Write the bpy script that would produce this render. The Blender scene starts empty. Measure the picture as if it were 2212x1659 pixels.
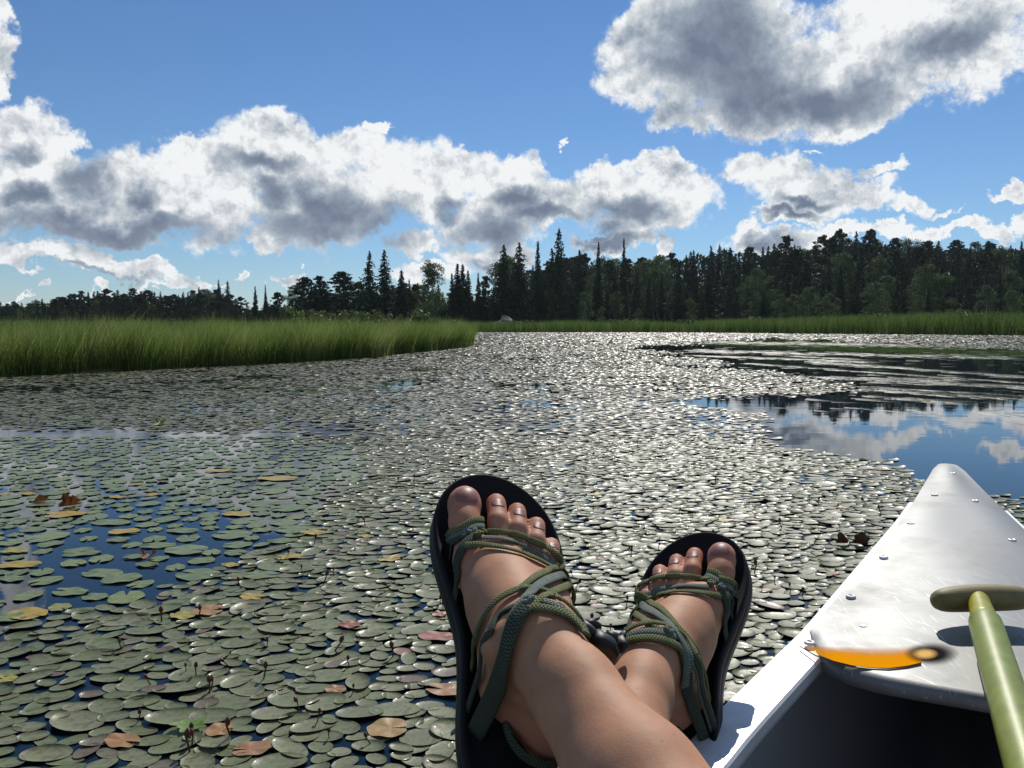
import bpy, math, random
import numpy as np
from mathutils import Vector, Matrix
from mathutils.bvhtree import BVHTree
R = math.radians
rng = np.random.default_rng(7); random.seed(7)

# ------------------------------------------------------------------ camera, world, sun
scene = bpy.context.scene
FP, CX, CY, EYE, PITCH = 1736., 1106., 829.5, 0.80, R(4.35)   # lens and eye height worked out from the photograph (2212 px wide copy)
cam = bpy.data.objects.new('camera', bpy.data.cameras.new('camera'))
scene.collection.objects.link(cam); scene.camera = cam
cam.location = (0, 0, EYE); cam.rotation_euler = (R(90) - PITCH, 0, 0)
cam.data.sensor_width = 36; cam.data.lens = 36 * FP / 2212
cam.data.clip_start = 0.02; cam.data.clip_end = 4000
scene.view_settings.view_transform = 'Standard'; scene.view_settings.look = 'None'
scene.view_settings.exposure = 0.0; scene.view_settings.gamma = 1

SUN_AZ, SUN_EL = R(14), R(42)            # azimuth measured from +Y towards +X
sd = bpy.data.lights.new('sun', 'SUN'); sd.energy = 4.0; sd.angle = R(0.5); sd.color = (1, .95, .87)
sun = bpy.data.objects.new('sun', sd); scene.collection.objects.link(sun)
to_sun = Vector((math.sin(SUN_AZ) * math.cos(SUN_EL), math.cos(SUN_AZ) * math.cos(SUN_EL), math.sin(SUN_EL)))
sun.rotation_euler = to_sun.to_track_quat('Z', 'Y').to_euler()
sun.location = (0, 0, 30)

world = bpy.data.worlds.new('World'); scene.world = world; world.use_nodes = True

def dir_of(u, v):
    x, y = (u - CX) / FP, -(v - CY) / FP
    return np.array([x, math.cos(PITCH) + y * math.sin(PITCH), y * math.cos(PITCH) - math.sin(PITCH)])
def azel(u, v):
    d = dir_of(u, v); d /= np.linalg.norm(d)
    return math.atan2(d[0], d[1]), math.asin(d[2])
def on_plane(u, v, z=0.0):
    d = dir_of(u, v); t = (z - EYE) / d[2]
    return Vector((d[0] * t, d[1] * t, z))
def to_px(x, y, z):
    f = y * math.cos(PITCH) - (z - EYE) * math.sin(PITCH); up = y * math.sin(PITCH) + (z - EYE) * math.cos(PITCH)
    return CX + FP * x / f, CY - FP * up / f

WHITE = [  # cloud lobes: x, y, rx, ry, degrees
 (250,480,300,46,0),(690,480,170,70,0),(1380,150,90,70,0),(1640,240,180,60,5), (-5,60,62,92,0),(8,150,46,52,0),(40,300,112,74,-10),(100,330,85,70,0),(80,430,190,92,0),(290,410,150,92,0),(440,420,150,112,0),
 (545,320,92,78,0),(600,300,80,60,0),(420,330,50,38,0),(650,350,110,80,0),(700,440,190,112,0),(830,285,42,20,-20),(780,330,90,40,10),(895,400,140,84,0),(1000,355,90,50,0),
 (1120,405,120,62,10),(1050,480,130,70,0),(1190,440,110,60,0),(1330,420,110,62,0),(1320,370,60,36,0),(1420,358,88,34,12),(1445,425,105,56,0),(1380,480,130,34,0),
 (900,530,70,34,0),(1030,565,85,30,10),(930,590,90,24,0),(1100,540,70,30,0),(1320,522,90,22,0),(1440,538,34,16,0),(560,525,60,28,0),
 (60,552,90,26,5),(180,562,105,34,8),(295,585,100,24,14),(380,606,60,13,14),(440,612,26,10,0),(500,588,18,12,0),(608,604,44,15,-5),(640,598,18,14,0),(100,617,22,8,0),(40,625,30,7,0),(230,628,40,9,0),(340,622,40,8,0),
 (1375,85,88,48,-25),(1440,60,90,70,0),(1560,110,190,165,0),(1450,235,60,42,0),(1570,265,130,26,5),(1720,190,230,112,8),(1810,262,80,48,0),(1930,120,240,112,-8),(2090,70,190,116,-15),(1960,20,260,60,0),(1880,240,90,40,-30),
 (1660,375,125,48,8),(1600,372,70,20,0),(1740,415,165,54,10),(1860,418,105,36,8),(1700,455,100,24,0),(1990,438,54,28,0),(2050,458,32,10,0),(1915,370,60,17,0),(1750,334,30,5,-8),(2185,423,50,18,0),
 (1620,500,48,32,0),(1700,512,130,26,0),(1810,492,90,22,0),(1900,505,130,22,0),(2050,505,110,18,0),(2150,510,80,16,0),(2215,488,46,26,0),(1222,315,11,10,0)]
DARK = [(250,500,310,34,0),(60,442,78,26,0),(30,350,48,32,0),(300,440,60,30,0),(680,505,150,56,0),(720,455,90,60,0),(820,500,70,60,0),(590,430,50,40,0),(560,352,90,26,0),(1060,505,95,40,0),(1170,470,110,22,0),(960,450,40,24,0),
 (1340,462,100,30,10),(1290,500,60,26,0),(1310,525,80,14,0),(1120,440,60,20,0),(210,592,150,10,8),(1550,100,165,125,20),(1610,190,180,85,0),(1780,215,150,48,10),(1840,190,80,40,0),(2060,95,120,50,-10),(1700,458,80,10,0),(1740,430,70,14,0),(1640,510,40,16,0),(1060,575,60,16,0),(180,400,60,50,0)]

def build_sky():
    nt = world.node_tree; nt.nodes.clear(); L = nt.links.new
    def N(t, **k):
        n = nt.nodes.new(t)
        for a, b in k.items(): setattr(n, a, b)
        return n
    def M(op, a, b=None, c=None, clamp=False):
        n = N('ShaderNodeMath', operation=op); n.use_clamp = clamp
        for i, v in enumerate((a, b, c)):
            if v is None: continue
            if isinstance(v, (int, float)): n.inputs[i].default_value = v
            else: L(v, n.inputs[i])
        return n.outputs[0]
    tc = N('ShaderNodeTexCoord'); sep = N('ShaderNodeSeparateXYZ'); L(tc.outputs['Generated'], sep.inputs[0])
    az = M('ARCTAN2', sep.outputs[0], sep.outputs[1]); el = M('ARCSINE', sep.outputs[2])
    def noise(scale, detail, rough, vec=None, dist=0.0):
        n = N('ShaderNodeTexNoise'); n.inputs['Scale'].default_value = scale; n.inputs['Detail'].default_value = detail
        n.inputs['Roughness'].default_value = rough; n.inputs['Distortion'].default_value = dist
        L(vec or tc.outputs['Generated'], n.inputs['Vector']); return n
    w1 = noise(14, 5, .6); w2 = noise(60, 5, .65)
    def centred(n, amp):
        a = N('ShaderNodeVectorMath', operation='SUBTRACT'); L(n.outputs['Color'], a.inputs[0]); a.inputs[1].default_value = (.5, .5, .5)
        b = N('ShaderNodeVectorMath', operation='SCALE'); L(a.outputs[0], b.inputs[0]); b.inputs['Scale'].default_value = amp
        return b.outputs[0]
    comb = N('ShaderNodeCombineXYZ'); L(az, comb.inputs[0]); L(el, comb.inputs[1])
    a1 = N('ShaderNodeVectorMath', operation='ADD'); L(comb.outputs[0], a1.inputs[0]); L(centred(w1, .085), a1.inputs[1])
    a2 = N('ShaderNodeVectorMath', operation='ADD'); L(a1.outputs[0], a2.inputs[0]); L(centred(w2, .028), a2.inputs[1])
    flat = N('ShaderNodeVectorMath', operation='MULTIPLY'); L(a2.outputs[0], flat.inputs[0]); flat.inputs[1].default_value = (1, 1, 0)
    soft = N('ShaderNodeVectorMath', operation='MULTIPLY'); L(a1.outputs[0], soft.inputs[0]); soft.inputs[1].default_value = (1, 1, 0)
    def field(lobes, vec, grow=1.0):
        acc = None
        for (u, v, ru, rv, ang) in lobes:
            a, e = azel(u, v)
            m = N('ShaderNodeMapping', vector_type='TEXTURE'); src = vec
            if acc is not None:      # chained one after the other, which keeps the shader's memory small
                ch = N('ShaderNodeVectorMath', operation='MULTIPLY_ADD'); L(acc, ch.inputs[0]); ch.inputs[1].default_value = (0, 0, 1e-5); L(vec, ch.inputs[2]); src = ch.outputs[0]
            L(src, m.inputs['Vector'])
            m.inputs['Location'].default_value = (a, e, 0); m.inputs['Rotation'].default_value = (0, 0, -R(ang))
            k = math.cos(math.atan((u - CX) / FP)) ** 2
            m.inputs['Scale'].default_value = (ru / FP * k * grow, rv / FP * math.sqrt(k) * grow, 1)
            ln = N('ShaderNodeVectorMath', operation='LENGTH'); L(m.outputs[0], ln.inputs[0])
            acc = ln.outputs['Value'] if acc is None else M('SMOOTH_MIN', acc, ln.outputs['Value'], .25)
        return acc
    def step(x, lo, hi, a=0., b=1.):
        n = N('ShaderNodeMapRange', interpolation_type='SMOOTHSTEP'); L(x, n.inputs[0])
        for i, v in enumerate((lo, hi, a, b)): n.inputs[1 + i].default_value = v
        return n.outputs[0]
    fw = field(WHITE, flat.outputs[0]); fd = field(DARK, soft.outputs[0])
    def puffs(scale, vec=None):
        n = N('ShaderNodeTexVoronoi'); n.inputs['Scale'].default_value = scale; n.inputs['Detail'].default_value = 3; n.inputs['Roughness'].default_value = .62; n.inputs['Lacunarity'].default_value = 2.3; n.normalize = True
        v = N('ShaderNodeVectorMath', operation='ADD'); L(vec or tc.outputs['Generated'], v.inputs[0]); L(centred(w2, .02), v.inputs[1]); L(v.outputs[0], n.inputs['Vector']); return n.outputs['Distance']
    fine = noise(30, 6, .50); pf = puffs(24)
    fw2 = M('ADD', M('ADD', fw, M('MULTIPLY', M('SUBTRACT', fine.outputs['Fac'], .5), .55)), M('MULTIPLY', M('SUBTRACT', pf, .22), 1.1))
    alpha = step(fw2, 1.13, .78)
    # clouds in the rest of the sky, outside the stretch the photograph shows
    gen = noise(2.6, 8, .6); ga = step(gen.outputs['Fac'], .54, .62)
    out_az = step(M('ABSOLUTE', az), .66, .80); out_el = step(el, .52, .62); side = M('MAXIMUM', out_az, out_el)
    ga = M('MULTIPLY', M('MULTIPLY', ga, side), step(el, .0, .08))
    alpha = M('MAXIMUM', M('MULTIPLY', alpha, M('SUBTRACT', 1., side)), ga, clamp=True)
    # shading: thick middles and bases grey, thin edges bright
    off = N('ShaderNodeVectorMath', operation='ADD'); L(tc.outputs['Generated'], off.inputs[0]); off.inputs[1].default_value = (.004, 0, .013)
    fine_b = noise(30, 6, .50, off.outputs[0]); offp = N('ShaderNodeVectorMath', operation='ADD'); L(tc.outputs['Generated'], offp.inputs[0]); offp.inputs[1].default_value = (.004, 0, .010); pf_b = puffs(24, offp.outputs[0])
    mid_a = noise(13, 5, .55); offm = N('ShaderNodeVectorMath', operation='ADD'); L(tc.outputs['Generated'], offm.inputs[0]); offm.inputs[1].default_value = (.008, 0, .03)
    mid_b = noise(13, 5, .55, offm.outputs[0])
    relief = M('MULTIPLY', M('SUBTRACT', fine_b.outputs['Fac'], fine.outputs['Fac']), .7)
    relief2 = M('ADD', M('MULTIPLY', M('SUBTRACT', mid_b.outputs['Fac'], mid_a.outputs['Fac']), 1.5), M('MULTIPLY', M('SUBTRACT', pf, pf_b), 1.5))
    dk = step(M('ADD', fd, M('MULTIPLY', M('SUBTRACT', fine.outputs['Fac'], .5), .25)), 1.5, .2, 0., .80)
    gd = M('MULTIPLY', step(gen.outputs['Fac'], .58, .72), side)
    core = M('ADD', step(fw, 1.0, .1, 0., .15), M('MULTIPLY', M('SUBTRACT', mid_a.outputs['Fac'], .5), .7))
    shade = M('ADD', M('ADD', M('MAXIMUM', dk, gd), core), M('MULTIPLY', M('ADD', relief, relief2), M('SUBTRACT', 1.15, M('MAXIMUM', dk, gd))), clamp=True)
    ramp = N('ShaderNodeValToRGB'); L(shade, ramp.inputs[0]); cr = ramp.color_ramp
    cr.elements[0].position = 0; cr.elements[0].color = (.90, .92, .93, 1)
    cr.elements[1].position = 1; cr.elements[1].color = (.16, .20, .28, 1)
    e = cr.elements.new(.3); e.color = (.60, .64, .68, 1)
    e = cr.elements.new(.65); e.color = (.32, .38, .46, 1)
    sky = N('ShaderNodeTexSky', sky_type='NISHITA'); sky.sun_disc = False; sky.sun_elevation = SUN_EL; sky.sun_rotation = SUN_AZ
    sky.air_density = 1.0; sky.dust_density = 0.0; sky.ozone_density = 4.0; sky.altitude = 300
    cs = N('ShaderNodeVectorMath', operation='SCALE'); L(ramp.outputs[0], cs.inputs[0]); cs.inputs['Scale'].default_value = 1 / SKY
    mix = N('ShaderNodeMix', data_type='RGBA'); L(alpha, mix.inputs['Factor'])
    tint = N('ShaderNodeValToRGB'); L(el, tint.inputs[0]); tr = tint.color_ramp; tr.elements[0].position = 0; tr.elements[0].color = (.62, .74, .88, 1); tr.elements[1].position = .5; tr.elements[1].color = (.62, .82, .98, 1)
    e = tr.elements.new(.14); e.color = (.66, .80, .93, 1)
    tm = N('ShaderNodeVectorMath', operation='MULTIPLY'); L(sky.outputs[0], tm.inputs[0]); L(tint.outputs[0], tm.inputs[1]); L(tm.outputs[0], mix.inputs['A']); L(cs.outputs[0], mix.inputs['B'])
    bg = N('ShaderNodeBackground'); L(mix.outputs['Result'], bg.inputs[0]); bg.inputs[1].default_value = SKY
    o = N('ShaderNodeOutputWorld'); L(bg.outputs[0], o.inputs[0])
SKY = 0.09
build_sky()

# ------------------------------------------------------------------ helpers
COL = scene.collection
def mesh_np(name, V, faces, smooth=True, attrs=None):
    """faces: list of int arrays (n,k) - each with its own k"""
    V = np.asarray(V, dtype=np.float32).reshape(-1, 3)
    me = bpy.data.meshes.new(name); me.vertices.add(len(V)); me.vertices.foreach_set('co', V.ravel())
    fs = [np.asarray(f, dtype=np.int32) for f in faces if len(f)]
    loops = np.concatenate([f.ravel() for f in fs]); tot = np.concatenate([np.full(len(f), f.shape[1], np.int32) for f in fs])
    st = np.concatenate([[0], np.cumsum(tot)[:-1]]).astype(np.int32)
    me.loops.add(len(loops)); me.loops.foreach_set('vertex_index', loops)
    me.polygons.add(len(tot)); me.polygons.foreach_set('loop_start', st)
    me.update(calc_edges=True); me.validate()
    me.polygons.foreach_set('use_smooth', np.full(len(me.polygons), smooth))
    for k, a in (attrs or {}).items():
        at = me.attributes.new(k, 'FLOAT', 'POINT'); at.data.foreach_set('value', np.asarray(a, np.float32))
    return me
def link(name, me, mat=None, parent=None, loc=None):
    o = bpy.data.objects.new(name, me); COL.objects.link(o)
    if me is not None and mat is not None and not me.materials: me.materials.append(mat)
    if parent is not None: o.parent = parent
    if loc is not None: o.location = loc
    return o
def tag(o, label=None, cat=None, group=None, kind=None):
    for k, v in (('label', label), ('category', cat), ('group', group), ('kind', kind)):
        if v: o[k] = v
    return o
def empty(name, loc, rz=0):
    o = bpy.data.objects.new(name, None); COL.objects.link(o); o.location = loc; o.rotation_euler = (0, 0, rz); o.empty_display_size = .1; return o

def material(name, base=(.5, .5, .5), rough=.5, metal=0., spec=.5, **k):
    m = bpy.data.materials.new(name); m.use_nodes = True; b = m.node_tree.nodes['Principled BSDF']
    b.inputs['Base Color'].default_value = (*base, 1); b.inputs['Roughness'].default_value = rough
    b.inputs['Metallic'].default_value = metal; b.inputs['Specular IOR Level'].default_value = spec
    for a, v in k.items(): b.inputs[a].default_value = v
    return m
class NT:
    def __init__(s, m): s.m = m; s.t = m.node_tree; s.b = s.t.nodes['Principled BSDF']
    def n(s, t, ins=None, **k):
        x = s.t.nodes.new(t)
        for a, v in k.items(): setattr(x, a, v)
        for a, v in (ins or {}).items():
            if hasattr(v, 'links'): s.t.links.new(v, x.inputs[a])
            else: x.inputs[a].default_value = v
        return x
    def l(s, a, b): s.t.links.new(a, b)
    def coord(s, kind='Object'): return s.n('ShaderNodeTexCoord').outputs[kind]
    def noise(s, vec, scale, detail=4, rough=.55):
        return s.n('ShaderNodeTexNoise', {'Vector': vec, 'Scale': scale, 'Detail': detail, 'Roughness': rough}).outputs['Fac']
    def ramp(s, fac, stops):
        r = s.n('ShaderNodeValToRGB', {0: fac}); cr = r.color_ramp
        while len(cr.elements) < len(stops): cr.elements.new(.5)
        for e, (p, c) in zip(cr.elements, stops): e.position = p; e.color = (*c, 1)
        return r.outputs[0]
    def mix(s, f, a, b, mode='MIX'):
        x = s.n('ShaderNodeMix', data_type='RGBA', blend_type=mode)
        for k, v in (('Factor', f), ('A', a), ('B', b)):
            if hasattr(v, 'links'): s.l(v, x.inputs[k])
            else: x.inputs[k].default_value = v if k == 'Factor' else (*v, 1)
        return x.outputs['Result']
    def bump(s, h, strength, dist):
        x = s.n('ShaderNodeBump', {'Height': h, 'Strength': strength, 'Distance': dist}); s.l(x.outputs[0], s.b.inputs['Normal']); return x
    def attr(s, name): return s.n('ShaderNodeAttribute', attribute_name=name).outputs['Fac']
    def base(s, c): s.l(c, s.b.inputs['Base Color'])
    def vec(s, v, sc):
        return s.n('ShaderNodeMapping', {'Vector': v, 'Scale': sc}).outputs[0]

def leafy(name, stops, rough=.6, trans=.35, spec=.2, tscale=None):
    m = material(name, rough=rough, spec=spec); t = NT(m)
    c = t.ramp(t.attr('rnd'), stops); t.base(c)
    tr = t.n('ShaderNodeBsdfTranslucent'); t.l(c if tscale is None else t.mix(1., c, tscale, 'MULTIPLY'), tr.inputs[0])
    mx = t.n('ShaderNodeMixShader', {0: trans}); t.l(t.b.outputs[0], mx.inputs[1]); t.l(tr.outputs[0], mx.inputs[2])
    t.l(mx.outputs[0], t.t.nodes['Material Output'].inputs[0]); return m

# ------------------------------------------------------------------ setting: water, land
def m_water():
    m = material('water', (.006, .014, .022), .015, spec=.5, IOR=1.333); t = NT(m)
    p = t.coord(); a = t.noise(t.vec(p, (1.5, 4, 1)), 1.2, 3); b = t.noise(t.vec(p, (8, 22, 8)), 1.5, 3)
    h = t.n('ShaderNodeMath', {0: a, 1: t.n('ShaderNodeMath', {0: b, 1: .12}, operation='MULTIPLY').outputs[0]}, operation='ADD').outputs[0]
    t.bump(h, .035, .012); return m
water = link('water', mesh_np('water', [(-700, -60, 0), (700, -60, 0), (700, 700, 0), (-700, 700, 0)], [np.array([[0, 1, 2, 3]])], False), m_water())
tag(water, kind='structure')

BANK = [on_plane(u, v) for u, v in ((-900, 868), (-300, 832), (0, 813), (250, 802), (420, 793), (560, 787), (700, 779), (800, 772), (880, 763), (950, 756), (1005, 750), (1020, 745), (1012, 737), (985, 728))]
SHORE = [on_plane(u, v) for u, v in ((700, 717.0), (985, 717.3), (1200, 717.6), (1500, 718.2), (1700, 720.5), (1900, 722.0), (2212, 724.5), (2700, 727), (3600, 736))]
def hill(x, y):
    """height of the land far behind the shore"""
    a = math.atan2(x, y); r = math.hypot(x, y)
    s = min(1, max(0, (a - R(-4)) / R(16))); s = s * s * (3 - 2 * s)
    k = min(1, max(0, (r - 135) / 110)); k = k * k * (3 - 2 * k)
    return .25 + (1.5 + 11 * s) * k
def land():
    mt = material('marsh_soil', (.05, .055, .025), .95, spec=.1); t = NT(mt)
    t.base(t.ramp(t.noise(t.coord(), .8, 5), [(.3, (.03, .035, .015)), (.7, (.07, .085, .03))]))
    V = []; F = []
    # left bank and far shore as two sheets with a real edge step dropping below the water, then rising behind
    def sheet(edge, away, n):
        base = len(V); m = len(edge)
        rows = [(0, -.3), (0.02, .04), (1, .08)] + [(1 + i * i * 1.2, None) for i in range(1, n)]
        for (d, z) in rows:
            for i, e in enumerate(edge):
                w = away(i, e); x, y = e.x + w[0] * d, e.y + w[1] * d
                V.append((x, y, z if z is not None else max(.1, hill(x, y) - .1)))
        for r in range(len(rows) - 1):
            for i in range(m - 1):
                a = base + r * m + i; F.append((a, a + 1, a + m + 1, a + m))
    sheet(SHORE, lambda i, e: ((e / e.length).x, (e / e.length).y), 22)
    bk = BANK[:12] + [on_plane(1012, 737), on_plane(985, 728)]
    sheet(bk, lambda i, e: (-.35 + .0 * i, 1) if i < 12 else (-.8, .6), 5)
    V2 = []
    o = link('ground', mesh_np('ground', V, [np.array(F)], True), mt); tag(o, kind='structure')
    # wide land reaching to the horizon on both sides and behind the trees
    V = []; F = []; nx, ny = 60, 26
    for j in range(ny):
        for i in range(nx):
            a = R(-75 + 150 * i / (nx - 1)); r = 100 + 900 * (j / (ny - 1)) ** 1.7
            x, y = r * math.sin(a), r * math.cos(a); V.append((x, y, hill(x, y) if j else -.2))
    for j in range(ny - 1):
        for i in range(nx - 1):
            a = j * nx + i; F.append((a, a + 1, a + nx + 1, a + nx))
    o = link('hills', mesh_np('hills', V, [np.array(F)], True), mt); tag(o, kind='structure')
land()

# ------------------------------------------------------------------ grass banks
def blades(n, place, hfun, width, lean, segs=4):
    P = place(n); n = len(P); H = hfun(P)
    ang = rng.uniform(0, 2 * np.pi, n); la = rng.normal(.0, .5, n) + np.where(rng.random(n) < .6, 0.2, 2.8)
    bend = np.abs(rng.normal(lean, lean * .6, n)) * H
    dx, dy = np.cos(la) * bend, np.sin(la) * bend
    wx, wy = np.cos(ang) * width, np.sin(ang) * width
    wv = rng.uniform(.6, 1.3, n)
    V = np.zeros((n, (segs + 1) * 2, 3), np.float32)
    for k in range(segs + 1):
        t = k / segs; cx = P[:, 0] + dx * t * t; cy = P[:, 1] + dy * t * t; z = P[:, 2] + H * t * (1 - .12 * t * lean / .2 * (bend / np.maximum(H, .01)))
        w = (1 - t ** 1.6) * wv + .04
        V[:, 2 * k] = np.stack([cx - wx * w, cy - wy * w, z], 1); V[:, 2 * k + 1] = np.stack([cx + wx * w, cy + wy * w, z], 1)
    q = np.array([[2 * k, 2 * k + 1, 2 * k + 3, 2 * k + 2] for k in range(segs)])
    F = (q[None] + (np.arange(n) * (segs + 1) * 2)[:, None, None]).reshape(-1, 4)
    return V.reshape(-1, 3), F, np.repeat(np.clip(rng.normal(.5, .26, n) + .30 * fbm1(P[:, 0] * 1.1, 61, .5) + .1 * fbm1(P[:, 0] * 6, 62, .6), 0, 1), (segs + 1) * 2)
def fbm1(x, seed, scale):
    r = np.random.default_rng(seed); k = r.uniform(.5, 3, 6) / scale; p = r.uniform(0, 6.28, 6); a = r.uniform(.3, 1, 6) / 3.5
    return sum(ai * np.sin(x * ki + pi) for ai, ki, pi in zip(a, k, p))
M_SEDGE = leafy('sedge_blades', [(0, (.042, .080, .015)), (.40, (.125, .185, .035)), (.75, (.20, .28, .065)), (.9, (.25, .28, .10)), (1, (.42, .37, .19))], .5, .68, .4)
M_FAR_SEDGE = leafy('far_sedge_blades', [(0, (.045, .085, .02)), (.5, (.10, .17, .035)), (1, (.22, .27, .08))], .6, .45, .2)

def strip_place(edge, depth, away, front_bias=1.0):
    E = np.array([(e.x, e.y) for e in edge]); seg = np.linalg.norm(np.diff(E, axis=0), axis=1); cum = np.r_[0, np.cumsum(seg)]
    def f(n):
        s = rng.uniform(0, cum[-1], n); x = np.interp(s, cum, E[:, 0]); y = np.interp(s, cum, E[:, 1])
        d = depth * rng.random(n) ** front_bias; d = np.maximum(d - .12 + .16 * fbm1(s, 3, .5), -.15)
        r = np.hypot(x, y); ax, ay = away(x, y, r)
        return np.stack([x + ax * d + rng.normal(0, .03, n), y + ay * d, np.full(n, .0)], 1)
    return f
pl = strip_place(BANK[1:12], 7.0, lambda x, y, r: (-.35 * np.ones_like(x), np.ones_like(x)), 1.3)
V, F, a = blades(120000, pl, lambda P: np.clip(.72 + .17 * fbm1(P[:, 0] * 1.3 + P[:, 1] * .5, 5, .6) + .08 * fbm1(P[:, 0] * 4, 9, .6) + rng.normal(0, .11, len(P)) + np.where(rng.random(len(P)) < .03, rng.uniform(.05, .28, len(P)), 0), .2, 1.3), .0042, .30)
tag(link('sedge_grass', mesh_np('sedge_grass', V, [F], False, {'rnd': a}), M_SEDGE), 'tall green sedge grass along the near left bank', 'grass', kind='stuff')
pl = strip_place(SHORE, 12.0, lambda x, y, r: (x / r, y / r), 1.2)
V, F, a = blades(70000, pl, lambda P: np.clip(.85 + .18 * fbm1(P[:, 0], 15, 2.5) + np.clip((P[:, 0] - 12) / 30, 0, .6) + rng.normal(0, .14, len(P)), .2, 2.2), .016, .22, 3)
tag(link('far_sedge_grass', mesh_np('far_sedge_grass', V, [F], False, {'rnd': a}), M_FAR_SEDGE), 'belt of green grass on the far shore below the forest', 'grass', kind='stuff')
# meadow between the left bank and the trees
def meadow(n):
    u = rng.uniform(-500, 1000, n); r = 30 + 100 * rng.random(n) ** 1.3; az = np.arctan((u - CX) / FP)
    return np.stack([r * np.sin(az), r * np.cos(az), np.full(n, .1)], 1)
V, F, a = blades(40000, meadow, lambda P: np.clip(rng.normal(.75, .12, len(P)), .3, 1.2), .02, .25, 3)
tag(link('meadow_grass', mesh_np('meadow_grass', V, [F], False, {'rnd': a}), M_FAR_SEDGE), 'marsh meadow grass behind the left bank', 'grass', kind='stuff')

# ------------------------------------------------------------------ shrubs and trees
def quads(C, S, flat=0.0, down=None):
    """random leaf quads centred on C (n,3) of size S (n,)"""
    n = len(C); a = rng.normal(size=(n, 3)); a /= np.linalg.norm(a, axis=1)[:, None]
    b = rng.normal(size=(n, 3)); b[:, 2] *= (1 - flat); b -= a * (a * b).sum(1)[:, None]; b /= np.linalg.norm(b, axis=1)[:, None] + 1e-9
    c = np.cross(a, b); s = np.asarray(S)[:, None]
    V = np.stack([C - b * s, C + c * s * .55, C + b * s, C - c * s * .55], 1).reshape(-1, 3)
    return V, np.arange(n * 4).reshape(-1, 4)
def trunk_mesh(name, r0, h, lean=0.02, segs=7, top=.98, branches=()):
    V = []; F = []; n = 7
    for k in range(segs + 1):
        t = k / segs; rr = r0 * (1 - .92 * t) + .0006; cx = lean * math.sin(t * 2.4) * h; cy = lean * .6 * math.sin(t * 3.1 + 1) * h
        for i in range(n):
            an = 6.283 * i / n; V.append((cx + rr * math.cos(an), cy + rr * math.sin(an), t * h * top))
    for k in range(segs):
        for i in range(n):
            a = k * n + i; b = k * n + (i + 1) % n; F.append((a, b, b + n, a + n))
    for (z, an, ln, up) in branches:
        base = len(V); rr = r0 * .25
        for k, t in enumerate((0, .5, 1)):
            x = math.cos(an) * ln * t; y = math.sin(an) * ln * t; zz = z + up * ln * t
            for i in range(3):
                q = 2.094 * i; V.append((x - math.sin(an) * rr * (1.1 - t) * math.cos(q), y + math.cos(an) * rr * (1.1 - t) * math.cos(q), zz + rr * (1.1 - t) * math.sin(q)))
        for k in range(2):
            for i in range(3):
                a = base + k * 3 + i; b = base + k * 3 + (i + 1) % 3; F.append((a, b, b + 3, a + 3))
    return mesh_np(name, V, [np.array(F)], True)
def conifer(seed, rb, start=.06, pw=.85, rag=.3, droop=.35, whorls=52, leaf=.026, dens=1.35):
    r = np.random.default_rng(seed); C = []; S = []; br = []
    for w in range(whorls):
        z = start + (1 - start) * (w + r.uniform(-.3, .3)) / whorls; z = min(max(z, start), .99)
        rad = rb * (1 - z) ** pw * (1 - .75 * max(0, .15 - z) / .15) + .006
        nb = int(6 + 5 * (1 - z))
        for b in range(nb):
            an = r.uniform(0, 6.283); ln = rad * r.uniform(1 - rag * 1.4, 1 + rag); br.append((z, an, ln * .8, -.2))
            m = max(3, int(14 * dens * (ln / rb) + 3))
            t = r.random(m) ** .6; sp = .16 * ln * t
            x = np.cos(an) * ln * t + r.normal(0, 1, m) * sp; y = np.sin(an) * ln * t + r.normal(0, 1, m) * sp
            zz = z - droop * ln * t ** 1.5 + .25 * ln * np.maximum(0, t - .75) + r.normal(0, .006, m)
            C.append(np.stack([x, y, zz], 1)); S.append(leaf * r.uniform(.5, 1.1, m) * (.45 + .55 * (1 - z)))
    C.append(np.array([[0, 0, zz] for zz in np.linspace(.93, 1.0, 8)])); S.append(np.full(8, .007))
    C = np.concatenate(C); S = np.concatenate(S); V, F = quads(C, S, .3)
    return mesh_np('conifer_crown', V, [F], False, {'rnd': np.repeat(np.clip(r.normal(.45, .2, len(C)), 0, 1), 4)}), trunk_mesh('conifer_trunk', .011, 1, .004, branches=br[::9])
def clumpy(seed, clumps, leaf, per=70):
    r = np.random.default_rng(seed); C = []; S = []; A = []
    for (x, y, z, a, b) in clumps:
        d = r.normal(size=(per, 3)); d /= np.linalg.norm(d, axis=1)[:, None]; rad = r.uniform(.35, 1.1, per) ** .6
        C.append(np.stack([x + d[:, 0] * a * rad, y + d[:, 1] * a * rad, z + d[:, 2] * b * rad], 1)); S.append(leaf * r.uniform(.5, 1.2, per)); A.append(np.clip(r.normal(r.uniform(.3, .7), .15, per), 0, 1))
    V, F = quads(np.concatenate(C), np.concatenate(S)); return mesh_np('leafy_crown', V, [F], False, {'rnd': np.repeat(np.concatenate(A), 4)})
def pine(seed, wide=.2, start=.2, n=110):
    r = np.random.default_rng(seed); cl = []; br = []
    for i in range(n):
        z = start + (1 - start) * r.random() ** .85; an = r.uniform(0, 6.283); rad = wide * (1 - ((z - start) / (1.02 - start)) ** 2.2) ** .6 * r.uniform(.25, 1.1)
        cl.append((math.cos(an) * rad, math.sin(an) * rad, z, .036 * r.uniform(.5, 1.3), .022 * r.uniform(.6, 1.4))); br.append((z - .02, an, rad, .12))
    cl += [(0, 0, .97, .02, .025), (.01, 0, .93, .035, .025)]
    return clumpy(seed, cl, .015, 50), trunk_mesh('pine_trunk', .014, 1, .01, branches=br[::2])
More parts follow.
